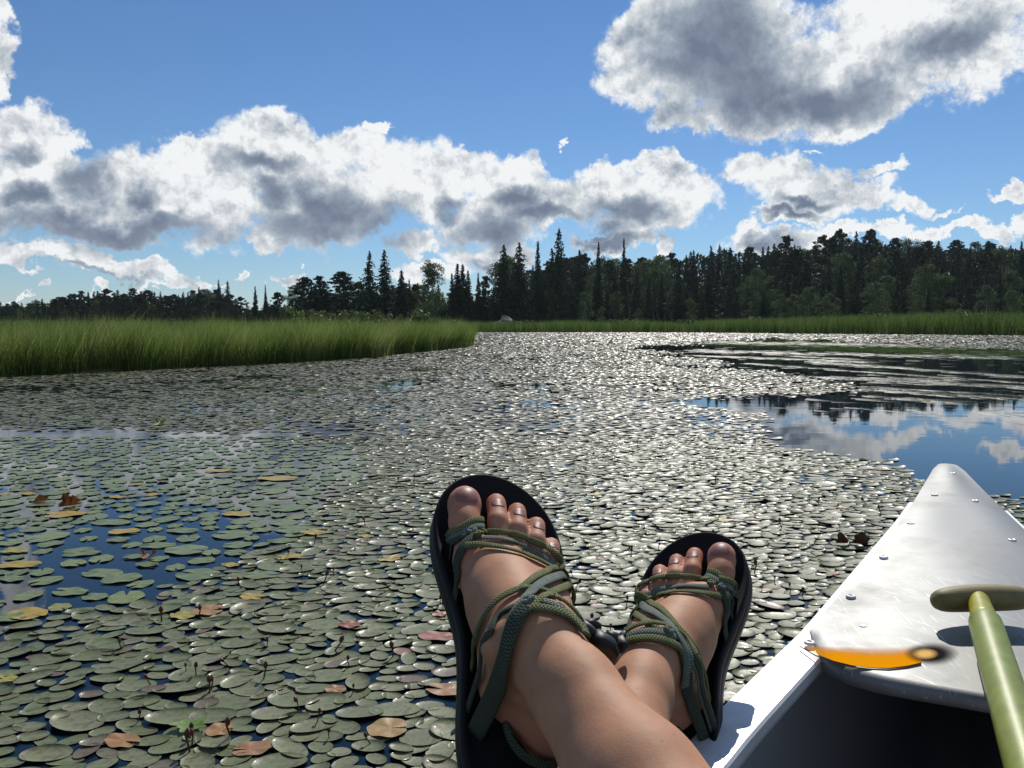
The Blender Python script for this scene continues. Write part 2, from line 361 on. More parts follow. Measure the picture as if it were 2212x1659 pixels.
def broadleaf(seed, wide=.24, start=.18, n=60):
    r = np.random.default_rng(seed); cl = []; br = []
    for i in range(n):
        t = r.random(); z = start + (.98 - start) * t; an = r.uniform(0, 6.283)
        rad = wide * math.sqrt(max(.02, 1 - ((t - .42) / .6) ** 2)) * r.uniform(.1, 1.0)
        cl.append((math.cos(an) * rad, math.sin(an) * rad, z, .07 * r.uniform(.5, 1.3), .06 * r.uniform(.5, 1.3))); br.append((max(.12, z - .12), an, rad, .9))
    return clumpy(seed + 1, cl, .013, 95), trunk_mesh('birch_trunk', .012, 1, .012, branches=br[::3])

M_CON = leafy('conifer_needles', [(0, (.018, .034, .020)), (.5, (.036, .062, .032)), (1, (.07, .105, .05))], .75, .15, .15)
M_PINE = leafy('pine_needles', [(0, (.018, .032, .018)), (.5, (.034, .058, .028)), (1, (.062, .098, .045))], .75, .15, .15)
M_BIRCH = leafy('birch_leaves', [(0, (.045, .080, .025)), (.5, (.075, .125, .038)), (1, (.12, .18, .06))], .65, .3, .2)
M_BARK = material('bark', (.07, .06, .05), .95, spec=.1)
M_PALEBARK = material('pale_bark', (.28, .27, .24), .9, spec=.1)
PROTO = {
 'spruce': [conifer(11, .155, .05, .80, .38, .45), conifer(12, .135, .03, .9, .34, .5), conifer(13, .17, .08, .8, .42, .4)],
 'fir': [conifer(21, .13, .02, .95, .22, .25, 54, .026), conifer(22, .105, .02, 1.05, .2, .3, 54, .025), conifer(23, .085, .02, .75, .25, .3, 54, .024)],
 'pine': [pine(31), pine(32, .16, .28, 90), pine(33, .24, .15, 140)],
 'birch': [broadleaf(41), broadleaf(42, .2, .12), broadleaf(43, .3, .15, 75)]}
TM = {'spruce': (M_CON, M_BARK), 'fir': (M_CON, M_BARK), 'pine': (M_PINE, M_BARK), 'birch': (M_BIRCH, M_PALEBARK)}
def tree(kind, x, y, z, h, label, group=None, var=None, wide=1.0):
    pr = PROTO[kind]; cm, tm = pr[random.randrange(len(pr)) if var is None else var]
    e = empty(kind + '_tree', (x, y, z), random.uniform(0, 6.28)); w = h * wide * random.uniform(.9, 1.12); e.scale = (w, w, h)
    tag(e, label, 'tree', group)
    link('crown', cm, TM[kind][0], e); link('trunk', tm, TM[kind][1], e); return e
def tree_px(kind, u, vtop, dist, label, group=None, var=None, wide=1.0):
    az = math.atan((u - CX) / FP); x, y = dist * math.tan(az), dist
    d = dir_of(u, vtop); ztop = EYE + d[2] / d[1] * y; x = d[0] / d[1] * y; zb = hill(x, y) - .1
    return tree(kind, x, y, zb, max(2.5, ztop - zb), label, group, var, wide)

KEY = [('spruce',798,541,118,0,1.3,'tall ragged spruce, the left one of the close pair rising behind the left reed bank'),
 ('spruce',830,538,119,2,1.25,'tall ragged spruce, the right one of the close pair rising behind the left reed bank'),
 ('spruce',1208,492,128,0,.95,'tallest broad spruce whose tip stands above the whole forest skyline'),
 ('spruce',1192,535,130,1,1.0,'shorter spruce leaning on the left flank of the tallest spruce'),
 ('fir',1162,520,124,2,.8,'narrow pointed fir alone between the twin broad spruces and the tallest spruce'),
 ('spruce',1088,527,120,2,1.25,'broad dark spruce, left of the two bushy ones at the start of the forest wall'),
 ('spruce',1122,522,121,0,1.2,'broad dark spruce, right of the two bushy ones at the start of the forest wall'),
 ('fir',1293,522,132,1,.9,'slim pointed fir poking out of the forest skyline right of the tallest spruce'),
 ('fir',1348,514,132,2,.62,'very thin needle-like fir spike poking out of the forest skyline'),
 ('fir',867,583,112,0,1.7,'dark cone-shaped fir just right of the ragged spruce pair'),
 ('fir',884,603,116,2,1.0,'small slim fir tucked beside the dark cone-shaped fir'),
 ('birch',933,562,112,1,1.35,'rounded leafy birch with an airy top between dark firs'),
 ('birch',912,612,118,1,1.1,'low leafy birch at the foot of the airy-topped birch'),
 ('fir',988,569,116,1,1.6,'front fir spire of the dense fir cluster right of the leafy birch'),
 ('fir',999,571,118,2,1.6,'close second spire of the dense fir cluster right of the leafy birch'),
 ('fir',1011,584,117,1,1.6,'third lower spire of the dense fir cluster right of the leafy birch'),
 ('fir',976,590,120,2,1.2,'slim fir on the left edge of the dense fir cluster'),
 ('fir',1033,588,122,0,.9,'small fir in the dip just before the forest wall'),
 ('pine',1050,598,122,1,1.2,'low round-topped pine in the dip just before the forest wall'),
 ('pine',742,588,108,2,1.6,'wide dark pine standing alone left of the ragged spruce pair'),
 ('pine',775,610,112,0,1.4,'thin see-through pine at the right side of the wide dark pine'),
 ('pine',655,600,104,2,1.5,'spreading pine with open branches behind the shrubs of the left bank'),
 ('pine',688,598,106,1,1.4,'slim open-branched pine paired with the spreading pine'),
 ('pine',600,632,130,2,1.2,'small round pine right of the two thin little firs'),
 ('fir',551,618,130,2,1.1,'thin little fir, first of the two left of the small round pine'),
 ('fir',573,615,130,1,1.0,'thin little fir, second of the two left of the small round pine'),
 ('spruce',472,604,170,1,1.0,'taller spruce tip rising over the left far treeline, first of two'),
 ('spruce',491,606,170,0,1.0,'taller spruce tip rising over the left far treeline, second of two'),
 ('pine',1815,499,168,0,1.0,'high pine top at the crest of the forested hill'),
 ('spruce',1850,498,168,2,.9,'high spruce top at the crest of the forested hill'),
 ('pine',1880,497,168,2,.9,'broad high pine top beside the spruce on the hill crest'),
 ('pine',1700,512,165,1,1.1,'flat-topped pine standing out on the forest skyline before the hill crest'),
 ('fir',1252,538,126,0,1.1,'dark fir filling the forest wall right of the tallest spruce')]
for k, u, v, d, var, w, lab in KEY: tree_px(k, u, v, d, lab, None, var, w)
# skyline of the packed wood
def skyline(u):
    return np.interp(u, [1060, 1100, 1140, 1180, 1230, 1300, 1400, 1450, 1500, 1560, 1640, 1700, 1760, 1800, 1850, 1900, 1960, 2020, 2100, 2160, 2260, 2500],
                     [545, 548, 565, 560, 545, 548, 550, 540, 530, 522, 526, 522, 516, 506, 503, 512, 517, 515, 518, 515, 522, 525])
def where(u, row):
    zone = ('under the twin broad spruces' if u < 1150 else 'around the tallest spruce' if u < 1250 else 'below the thin needle-like fir' if u < 1400 else 'where the forested slope starts rising' if u < 1560
            else 'halfway up to the hill crest' if u < 1760 else 'under the hill crest' if u < 1930 else 'just right of the hill crest' if u < 2080 else 'at the right end of the forest')
    return ('foot of the forest ' if row == 0 else 'lower forest ' if row == 1 else 'middle of the forest ' if row == 2 else 'upper forest ' if row == 3 else 'forest skyline ') + zone
LN = {'spruce': 'dark spruce, ', 'fir': 'narrow dark fir, ', 'pine': 'dark bushy pine, ', 'birch': 'lighter green leafy birch, '}
LG = {'spruce': 'dark spruce packed among its neighbours in the forest wall on the right', 'fir': 'narrow dark fir packed among its neighbours in the forest wall on the right',
      'pine': 'dark bushy pine packed among its neighbours in the forest wall on the right', 'birch': 'lighter green leafy birch among the dark conifers of the forest wall'}
cnt = 0
for row, (dist, n, lo, hi) in enumerate(((112, 34, 95, 130), (124, 34, 50, 95), (138, 36, 20, 55), (154, 36, 6, 28), (170, 40, -2, 14))):
    for i in range(n):
        u = 1065 + (2330 - 1065) * (i + random.uniform(.1, .9)) / n; s = float(skyline(u)); u2 = u
        if row == 0: kind = random.choices(['birch', 'fir', 'pine', 'spruce'], [4, 7, 1, 2])[0]
        elif row == 1: kind = random.choices(['birch', 'fir', 'pine', 'spruce'], [2, 6, 1, 4])[0]
        else: kind = random.choices(['birch', 'fir', 'pine', 'spruce'], [1, 4, 3, 5])[0]
        if row >= 3 and u < 1450: kind = random.choices(['birch', 'fir', 'pine'], [3, 1, 3])[0]
        tree_px(kind, u2, s + random.uniform(lo, hi), dist + random.uniform(-5, 5), LN[kind] + where(u2, row), 'trees packed in the forest wall on the right', None, 1.15 if kind in ('pine', 'birch') else 1.25)
for i in range(40):      # filling behind the middle group
    u = 640 + 430 * (i + random.random()) / 40; kind = random.choice(['fir', 'birch', 'pine', 'spruce'])
    tree_px(kind, u, random.uniform(606, 648), 124 + random.uniform(-4, 8), 'low dark ' + {'fir': 'fir', 'birch': 'leafy tree', 'pine': 'pine', 'spruce': 'spruce'}[kind] + ' filling the gap ' + ('near the spreading pine' if u < 720 else 'left of the ragged spruce pair' if u < 795 else 'beside the dark cone-shaped fir' if u < 900 else 'behind the airy birch' if u < 970 else 'behind the dense fir cluster'), 'low trees behind the middle shore', None, 1.3)
def sky_left(u): return np.interp(u, [-60, 0, 60, 130, 190, 270, 360, 440, 500, 530, 560, 620], [650, 648, 645, 636, 628, 624, 632, 622, 632, 652, 655, 650])
for row, (dist, n, lo, hi) in enumerate(((150, 38, 8, 30), (172, 60, -4, 12))):
    for i in range(n):
        u = -60 + 690 * (i + random.uniform(.1, .9)) / n; kind = random.choices(['pine', 'spruce', 'birch', 'fir'], [5, 3, 1, 1])[0]
        tree_px(kind, u, float(sky_left(u)) + random.uniform(lo, hi), dist + random.uniform(-5, 5), {'pine': 'dark pine', 'spruce': 'dark spruce', 'birch': 'dark leafy tree', 'fir': 'dark fir'}[kind] + (', front of' if row == 0 else ', skyline of') + ' the low far treeline, ' + ('at the far left end' if u < 130 else 'left half' if u < 280 else 'near its middle rise' if u < 430 else 'near its two spruce tips' if u < 520 else 'where it drops to the gap'), 'trees of the left far treeline', None, 1.6)
# the depth of the wood behind them reads as one mass
C = []; S = []; A = []
def mass(u0, u1, n, dist, top, drop):
    u = rng.uniform(u0, u1, n); r = dist + rng.uniform(0, 22, n); t = rng.random(n)
    vt = top(u) + drop + 8 * fbm1(u, 8, 12); d = (u - CX) / FP
    y = r; x = d * r; ht = EYE + (697.5 - vt) / FP * r * 1.0; zb = np.array([hill(a, b) for a, b in zip(x, y)])
    return np.stack([x, y, zb + (ht - zb) * t], 1)
C = np.concatenate([mass(1070, 2400, 26000, 172, skyline, 26), mass(640, 1070, 3500, 132, lambda u: 640 + 0 * u, 12), mass(-100, 640, 6500, 178, sky_left, 16)])
V, F = quads(C, rng.uniform(.25, .7, len(C)))
tag(link('forest', mesh_np('forest', V, [F], False, {'rnd': np.repeat(np.clip(rng.normal(.35, .2, len(C)), 0, 1), 4)}), M_CON), 'dark depth of the wood behind the front trees', 'forest', kind='stuff')

# shrubs on the left bank and the far shore
M_SHRUB = leafy('shrub_leaves', [(0, (.045, .075, .02)), (.5, (.09, .14, .04)), (1, (.18, .22, .08))], .5, .4, .35)
M_STEM = material('shrub_stems', (.10, .08, .04), .8)
def shrub(x, y, h, w, label, stems=9, name='alder_shrub', leaf=.042):
    r = np.random.default_rng(int(abs(x * 91) + y * 7)); e = empty(name, (x, y, .05)); tag(e, label, 'shrub', 'shrubs along the marsh banks')
    C = []; br = []
    for i in range(stems):
        an = r.uniform(0, 6.28); hh = h * r.uniform(.6, 1); sp = w * r.uniform(.2, 1)
        m = 150; t = .2 + .8 * r.random(m) ** .8
        C.append(np.stack([np.cos(an) * sp * t + r.normal(0, .06, m), np.sin(an) * sp * t + r.normal(0, .06, m), hh * t + r.normal(0, .03, m)], 1)); br.append((0.02, an, sp, hh / max(sp, .02)))
    C = np.concatenate(C); V, F = quads(C, leaf * r.uniform(.6, 1.3, len(C)))
    link('foliage', mesh_np('shrub_foliage', V, [F], False, {'rnd': np.repeat(np.clip(r.normal(.5, .2, len(C)), 0, 1), 4)}), M_SHRUB, e)
    link('stem', trunk_mesh('shrub_stems', .012, h * .9, .02, branches=br), M_STEM, e)
SL = ['leafy shrub rising above the sedge of the left bank below the two thin little firs', 'leafy shrub above the left bank in front of the spreading pine', 'low leafy shrub above the left bank, just right of the spreading pine',
      'yellow-green shrub above the left bank in front of the wide dark pine', 'small shrub on the left bank between the wide pine and the ragged spruces', 'shrub on the left bank below the ragged spruce pair', 'leafy shrub on the left bank below the cone-shaped fir',
      'taller pale shrub near the tip of the left bank below the airy birch', 'single tufted shrub stem near the tip of the left bank', 'wispy shrub close to the very tip of the left bank']
for (u, v, d, w), lab in zip(((628, 662, 26, .7), (662, 664, 27, .8), (700, 668, 27, .7), (740, 670, 26, .7), (778, 673, 27, .6), (818, 664, 27, .6), (860, 672, 26, .6), (908, 662, 27, .6), (940, 680, 27, .3), (985, 684, 26.5, .3)), SL):
    dd = dir_of(u, v); y = d; x = dd[0] / dd[1] * y; h = EYE + dd[2] / dd[1] * y - .05; shrub(x, y, h, w * .6, lab, 10 if w > .4 else 4)
SL2 = ['low round shrub on the far shore grass, leftmost of the far row', 'low round shrub in the far grass below the thin needle-like fir', 'low shrub in the far grass where the forest wall starts to rise', 'bushy shrub on the far shore before the grass widens',
       'dense shrub on the far shore near the flat-topped pine', 'wide leafy shrub on the far bank below the hill crest', 'leafy shrub just right of the hill crest on the far bank', 'tall leafy shrub at the right edge of the far bank', 'last shrub of the far bank, at the frame edge']
for (u, v, d, w), lab in zip(((1130, 694, 76, 1.2), (1345, 690, 74, 1.4), (1480, 690, 72, 1.2), (1640, 684, 70, 1.6), (1760, 682, 66, 1.8), (1880, 676, 62, 1.8), (2000, 676, 60, 1.6), (2110, 668, 56, 1.8), (2195, 674, 56, 1.4)), SL2):
    dd = dir_of(u, v); y = d; x = dd[0] / dd[1] * y; h = max(1.0, EYE + dd[2] / dd[1] * y - .05); shrub(x, y, h, w, lab, 18, 'willow_shrub', .09)

# pale boulder on the far bank
def boulder():
    m = material('grey_rock', (.22, .19, .16), .9, spec=.2); t = NT(m); t.base(t.ramp(t.noise(t.coord(), 2.5, 6), [(.3, (.10, .09, .08)), (.7, (.30, .26, .22))]))
    r = np.random.default_rng(4); V = []; F = []; n, k = 18, 9
    for j in range(k + 1):
        p = math.pi / 2 * j / k
        for i in range(n):
            a = 6.283 * i / n; q = 1 + .18 * math.sin(a * 2 + 1) + .10 * math.sin(a * 5 + j) + r.uniform(-.05, .05)
            V.append((1.5 * q * math.cos(p) * math.cos(a), 1.3 * q * math.cos(p) * math.sin(a), (1.2 + .3 * math.cos(a)) * math.sin(p) * (1 + .08 * math.sin(3 * a)) - .1))
    for j in range(k):
        for i in range(n):
            a = j * n + i; b = j * n + (i + 1) % n; F.append((a, b, b + n, a + n))
    d = dir_of(1083, 690); y = 84
    o = link('boulder', mesh_np('boulder', V, [np.array(F)], False), m, loc=(d[0] / d[1] * y, y, .1)); tag(o, 'pale grey-brown boulder on the far bank below the twin broad spruces', 'boulder')
boulder()

# ------------------------------------------------------------------ floating leaves
def pip(poly, u, v):
    P = np.array(poly, float); x, y = np.asarray(u, float), np.asarray(v, float); ins = np.zeros(x.shape, bool)
    for (x1, y1), (x2, y2) in zip(P, np.roll(P, -1, 0)):
        c = ((y1 > y) != (y2 > y)); c &= x < (x2 - x1) * (y - y1) / (y2 - y1 + 1e-12) + x1; ins ^= c
    return ins
OPEN_R = [(1500,876),(1560,886),(1640,893),(1665,925),(1630,950),(1660,975),(1740,990),(1830,1000),(1900,1015),(1965,1045),(2010,1062),(2110,1082),(2170,1092),(2300,1110),(2600,1130),(3200,1130),(3200,775),(2212,757),(2000,746),(1850,738),(1750,733),(1640,731),(1540,737),(1480,744),(1380,747),(1345,753),(1450,762),(1500,773),(1570,786),(1560,795),(1650,802),(1760,816),(1850,832),(1830,850),(1700,853),(1500,862)]
GAPS = [[(790,830),(860,821),(960,818),(950,827),(800,835)], [(1005,828),(1060,824),(1115,832),(1080,838)], [(1075,871),(1160,866),(1260,871),(1180,876)], [(-300,848),(80,834),(225,830),(120,842),(-100,856)],
        [(420,826),(520,812),(640,808),(560,822)], [(560,851),(640,843),(730,843),(680,852)], [(1440,868),(1540,860),(1600,868),(1500,876)], [(1350,765),(1560,768),(1550,772),(1370,770)], [(1400,786),(1560,789),(1540,794),(1430,791)]]
THIN = [[(960,880),(1080,866),(1200,880),(1060,900)], [(540,940),(700,925),(860,935),(700,965)], [(960,1000),(1060,985),(1100,1020),(980,1030)], [(1640,1000),(1960,1050),(1990,1090),(1700,1040)]]
LEFT = [(-2000,935),(-200,928),(150,925),(330,930),(560,938),(760,960),(830,1000),(740,1060),(690,1110),(660,1160),(560,1200),(470,1260),(360,1300),(230,1330),(60,1370),(-300,1400),(-2000,1400)]
BLUE = [[(-2000,936),(150,928),(420,934),(640,944),(700,960),(560,972),(300,968),(100,985),(0,975),(-500,985),(-2000,985)], [(120,1175),(200,1135),(300,1118),(380,1120),(500,1150),(590,1150),(575,1215),(470,1232),(330,1262),(200,1300),(60,1330),(-100,1330),(-1500,1330),(-1500,1240),(0,1235),(60,1205)]]
def cover(u, v, jit=0.0):
    if jit: u = u + rng.normal(0, 26, u.shape) * jit; v = v + rng.normal(0, 1, u.shape) * jit * (v - 690) * .035 + 3 * np.sin(u * .05) * jit
    """share of the water covered: (upturned pads, flat pads)"""
    a = np.full(u.shape, .96); b = np.zeros(u.shape)
    l = pip(LEFT, u, v); a[l] = .06; b[l] = .30
    for g in BLUE: m = pip(g, u, v); a[m] = .015; b[m] = .07
    for g in THIN: a[pip(g, u, v)] = .5
    m = pip(OPEN_R, u, v); a[m] = 0; b[m] = 0
    for g in GAPS: a[pip(g, u, v)] = .03
    return a, b
def in_bank(x, y):
    B = [(p.x, p.y) for p in BANK] + [(-40, 60), (-200, 60), (-200, 5)]; return pip(B, x, y)

def m_pad(name, stops, rough, flat=False):
    m = material(name, rough=rough, spec=.32); t = NT(m); p = t.coord(); r = t.attr('rnd')
    c = t.ramp(r, stops); sp = t.noise(p, 55, 5, .6)
    c = t.mix(t.ramp(sp, [(.46, (0, 0, 0)), (.72, (.8, .8, .8))]), c, (.055, .036, .028)) if not flat else t.mix(t.ramp(sp, [(.4, (0, 0, 0)), (.75, (.5, .5, .5))]), c, (.10, .11, .035))
    bits = t.ramp(t.noise(p, 420, 2, .5), [(.70, (0, 0, 0)), (.74, (1, 1, 1))]); c = t.mix(bits, c, (.02, .015, .01))
    geo = t.n('ShaderNodeNewGeometry'); c = t.mix(geo.outputs['Backfacing'], c, (.075, .028, .032)); t.base(c)
    t.l(t.ramp(t.noise(p, 30, 4), [(.3, (rough * .7,) * 3), (.7, (min(1, rough * 1.35),) * 3)]), t.b.inputs['Roughness'])
    t.bump(t.noise(p, 90, 4, .6), .25, .003)
    if not flat: t.b.inputs['Coat Weight'].default_value = .05; t.b.inputs['Coat Roughness'].default_value = .10
    return m
M_PAD = m_pad('upturned_pad', [(0, (.11, .135, .052)), (.4, (.15, .175, .078)), (.72, (.19, .20, .105)), (.84, (.14, .11, .075)), (.955, (.15, .085, .055)), (1, (.26, .10, .06))], .44)
M_FLAT = m_pad('flat_pad', [(0, (.12, .16, .05)), (.6, (.17, .21, .075)), (.9, (.20, .24, .07)), (1, (.34, .26, .05))], .30, True)
M_DRY = m_pad('dry_pad', [(0, (.42, .27, .05)), (.33, (.33, .30, .06)), (.5, (.34, .17, .07)), (.7, (.28, .12, .07)), (.85, (.33, .09, .08)), (1, (.17, .08, .03))], .45, True)
M_DRY.node_tree.nodes  # its own warm colours

def pad_template(nr, rings):
    ang = np.linspace(0, 2 * np.pi, nr, endpoint=False); F3 = [(0, 1 + i, 1 + (i + 1) % nr) for i in range(nr)]; F4 = []
    for k in range(len(rings) - 1):
        a = 1 + k * nr; F4 += [(a + i, a + nr + i, a + nr + (i + 1) % nr, a + (i + 1) % nr) for i in range(nr)]
    r = np.concatenate([[0]] + [np.full(nr, q) for q in rings]); th = np.concatenate([[0]] + [ang] * len(rings))
    return r, th, np.array(F3), np.array(F4).reshape(-1, 4)
def pads(P, A, B, rot, cup, tilt, seed, nr, rings, rnd):
    """upturned oval pads at P (n,2) with half axes A, B"""
    g = np.random.default_rng(seed); n = len(P); r, th, F3, F4 = pad_template(nr, rings)
    ph = g.uniform(0, 6.28, (n, 3, 1)); amp = g.uniform(.0, .06, (n, 1))
    R_ = r[None] * (1 + amp * np.sin(2 * th[None] + ph[:, 0]) + amp * .6 * np.sin(3 * th[None] + ph[:, 1]))
    x = R_ * np.cos(th) * A[:, None]; y = R_ * np.sin(th) * B[:, None]
    z = cup[:, None] * B[:, None] * (r[None] ** 6 * (1 + .55 * np.sin(th[None] + ph[:, 2]) + .3 * np.sin(2 * th[None] + ph[:, 0])) - .03 * (1 - r[None] ** 2))
    z += tilt[:, 0:1] * x + tilt[:, 1:2] * y
    c, s = np.cos(rot)[:, None], np.sin(rot)[:, None]; X = P[:, 0:1] + x * c - y * s; Y = P[:, 1:2] + x * s + y * c
    z = z - np.minimum(z.min(1, keepdims=True), 0) * .8 + .0010 + g.uniform(0, .0020, (n, 1))
    m = len(r); off = (np.arange(n) * m)[:, None, None]
    return np.stack([X, Y, z], 2).reshape(-1, 3), [(F3[None] + off).reshape(-1, 3)] + ([(F4[None] + off).reshape(-1, 4)] if len(F4) else []), np.repeat(rnd, m)
def flat_pad(cx, cy, a, b, rot, seed, nr=30, curl=.0):
    g = np.random.default_rng(seed); d = g.uniform(.08, .2); th = np.linspace(d, 2 * np.pi - d, nr); V = [(0, 0, 0)]; am = g.uniform(.01, .04)
    for q in (.55, 1.0):
        for t in th:
            rr = q * (1 + am * math.sin(3 * t + seed) + am * .8 * math.sin(7 * t)); e = 1 - .10 * math.exp(-((t - d) ** 2) / .02) - .10 * math.exp(-((6.283 - d - t) ** 2) / .02)
            V.append((a * rr * e * math.cos(t), b * rr * e * math.sin(t), .0015 * math.sin(5 * t + seed) * q + curl * q ** 4 * b * (.5 + .5 * math.sin(t * 2 + seed))))
    V = np.array(V); V[0, 0] = 0.15 * a; n = nr; F3 = [(0, 1 + i, 2 + i) for i in range(n - 1)]; F4 = [(1 + i, 1 + n + i, 2 + n + i, 2 + i) for i in range(n - 1)]
    c, s = math.cos(rot), math.sin(rot); X = cx + V[:, 0] * c - V[:, 1] * s; Y = cy + V[:, 0] * s + V[:, 1] * c
    return np.stack([X, Y, V[:, 2] + .003 + g.uniform(0, .002)], 1), [np.array(F3), np.array(F4)]

# near water: dart throwing, so that pads crowd but hardly overlap
def near_pads():
    grid = {}; cell = .12; out = []; flats = []
    def ok(x, y, r, k):
        i, j = int(x // cell), int(y // cell)
        for a in range(i - 1, i + 2):
            for b in range(j - 1, j + 2):
                for (px, py, pr) in grid.get((a, b), ()):
                    if (px - x) ** 2 + ((py - y) * 1.12) ** 2 < (k * (pr + r)) ** 2: return False
        return True
    def add(x, y, r): grid.setdefault((int(x // cell), int(y // cell)), []).append((x, y, r))
    for (u, v, wpx, asp, col, lab, kind) in SPECIAL:
        p = on_plane(u, v); w = wpx / FP * p.y * .5; add(p.x, p.y, w * .8)
    g = np.random.default_rng(21); n = 330000
    yy = np.sqrt(g.uniform(.9 ** 2, 5.6 ** 2, n)); xx = yy * g.uniform(-.86, .80, n); U, Vv = to_px(xx, yy, 0.0)
    ca, cb = cover(U, Vv, .6); q = g.random(n); pick = g.random(n)
    big = fbm1(xx * 1.0 + yy * .7, 31, .5)
    for i in range(n):
        x, y = xx[i], yy[i]; tot = ca[i] + cb[i]
        if q[i] > tot: continue
        if pick[i] * tot < cb[i]:
            r = .030 + .048 * g.random() ** 1.4
            if ok(x, y, r, 1.0 if cb[i] > .3 else 1.05): add(x, y, r); flats.append((x, y, r))
        else:
            r = (.019 + .028 * g.random() ** 1.3) * (1 + .15 * big[i])
            # attempts with low cover must stay sparse: thin out by a fixed lottery
            if ca[i] < .6 and g.random() > ca[i] * .5: continue
            if ok(x, y, r, .765): add(x, y, r); out.append((x, y, r))
    return np.array(out), np.array(flats)

SPECIAL = [  # x, y, width px, aspect, colour slot of the dry ramp, label, kind
 (60,1330,92,.62,.05,'large ragged yellow lily pad at the edge of the open water, far left','dry'),
 (20,1336,80,.6,'g','pale green lily pad tucked under the large ragged yellow one','flat'),
 (450,1322,70,.75,.50,'round orange-brown pad with a dark centre spot, above the crowded green pads','dry'),
 (395,1332,60,.6,.30,'torn yellow-green leaf lying beside the round orange-brown pad','dry'),
 (545,1292,60,.55,.08,'pointed yellow leaf floating at the border of the crowded pads','dry'),
 (755,1352,52,.6,.88,'pinkish red pad among the crowded green pads','dry'),
 (945,1378,90,.35,.80,'long flat pinkish pad left of the sandal sole','dry'),
 (965,1495,104,.45,.56,'large orange-pink pad touching the sole of the left-hand sandal','dry'),
 (838,1578,92,.75,.46,'oval green pad with an orange rim below the orange-pink one','dry'),
 (725,1492,50,.6,.52,'half-sunk orange-brown pad among the near green pads','dry'),
 (265,1605,92,.5,.50,'orange-brown pad low in the left corner of the crowded pads','dry'),
 (545,1622,90,.55,.58,'rusty orange pad lying in a gap among the nearest pads','dry'),
 (475,1580,60,.8,.49,'small orange pad beside the green lobed leaf','dry'),
 (12,1470,50,.7,.30,'yellow-green round pad at the very edge of the frame','dry'),
 (678,1153,62,.5,.12,'yellow pad left of the sandal toes at the border of the flat lily pads','dry'),
 (623,1205,62,.42,.10,'yellow-orange pad lying next to the open blue water','dry'),
 (842,1210,52,.5,.05,'small orange-yellow pad close to the left-hand sandal','dry'),
 (498,1222,44,.5,.12,'small golden pad beside the open blue water','dry'),
 (270,1150,70,.5,.10,'orange-yellow pad at the upper rim of the open blue water','dry'),
 (140,1113,86,.55,.08,'yellow pad with a curled brown leaf on it','dry'),
 (45,1222,90,.3,.15,'narrow yellow pad seen almost edge-on in the open blue water','dry'),
 (30,1192,60,.5,.30,'yellow-green pad by the pale cloud reflection at the left','dry'),
 (600,1035,90,.35,.14,'flat yellow pad far out among the pale green lily pads','dry'),
 (470,1018,60,.3,.14,'thin yellow pad far out beside the broader yellow one','dry'),
 (255,1075,44,.4,.05,'small orange pad among the pale green lily pads','dry'),
 (330,1070,44,.4,.08,'small golden pad right of the small orange one among the pale green lily pads','dry'),
 (60,1068,44,.4,.10,'small yellow pad far left among the pale green lily pads','dry'),
 (510,1112,70,.4,.18,'long yellow pad near the middle of the pale green lily pads','dry'),
 (1288,1070,40,.4,.05,'small yellowish pad beyond the toes of the left-hand sandal','dry'),
 (790,1160,40,.4,.14,'tiny yellow pad between the lily pads and the left-hand sandal','dry'),
 (1820,1098,34,.5,.12,'small buff pad far out left of the canoe tip','dry'),
 (1560,1125,52,.45,.10,'pale yellow torn pad above the right-hand sandal','dry'),
 (950,1330,34,.8,.75,'small coral-red pad beside the sole of the left-hand sandal','dry'),
 (403,1190,96,.62,'g','largest flat green lily pad in the open blue water','flat'),
 (222,1240,95,.5,'g','flat green lily pad with a dark split, lying in the open blue water','flat'),
 (262,1252,86,.6,'g','flat green lily pad overlapping the split one in the open blue water','flat'),
 (172,1190,66,.45,'g','flat green lily pad left of the largest one in the open blue water','flat'),
 (290,1205,52,.5,'g','small flat green lily pad above the overlapping pair','flat'),
 (150,1280,84,.5,'g','flat green lily pad at the left edge of the crowded upturned pads','flat'),
 (318,1222,54,.5,'g','small flat green lily pad right of the overlapping pair','flat'),
 (175,1197,80,.35,'g','flat green lily pad against the white cloud reflection','flat'),
 (25,1252,62,.5,'g','single flat green lily pad at the frame edge in the open blue water','flat'),
 (565,1245,84,.5,'g','flat green lily pad bordering the crowded upturned pads','flat'),
 (340,1180,80,.45,'g','flat green lily pad upper left of the largest one','flat'),
 (610,1170,70,.45,'g','flat green lily pad on the right shore of the open blue water','flat'),
 (395,1148,74,.4,'g','flat green lily pad on the upper shore of the open blue water','flat'),
 (240,1130,90,.45,'g','flat green lily pad beside the orange-yellow one','flat')]
UP, FL = near_pads()
print('near pads', len(UP), len(FL))
g = np.random.default_rng(5)
def pad_params(n, r, far=False):
    A = r * g.uniform(1.1, 1.35, n); B = r * g.uniform(.68, .88, n); rot = g.normal(.18, .5, n); cup = g.uniform(.03, .15, n)
    tilt = g.normal(0, .020, (n, 2)); rnd = np.where(g.random(n) < .96, g.beta(2, 2.2, n) * .86, g.uniform(.8, 1, n)); return A, B, rot, cup, tilt, rnd
A, B, rot, cup, tilt, rnd = pad_params(len(UP), UP[:, 2])
U, Vv = to_px(UP[:, 0], UP[:, 1], 0); hid = pip([(935,1140),(1040,1020),(1110,1060),(1260,1250),(1400,1200),(1530,1140),(1620,1230),(1540,1450),(1505,1700),(1030,1700),(1010,1450)], U, Vv) | pip([(2030,1010),(2080,1010),(3000,1700),(1500,1700)], U, Vv) | (Vv > 1672) | (U < -12) | (U > 2222)
order = np.argsort(np.where(hid, 1e9, UP[:, 1])); solo = order[:232]; rest = order[232:]
SOLO_LABEL = 'greyish green oval watershield pad with upturned rim, crowded among its like in the near water'
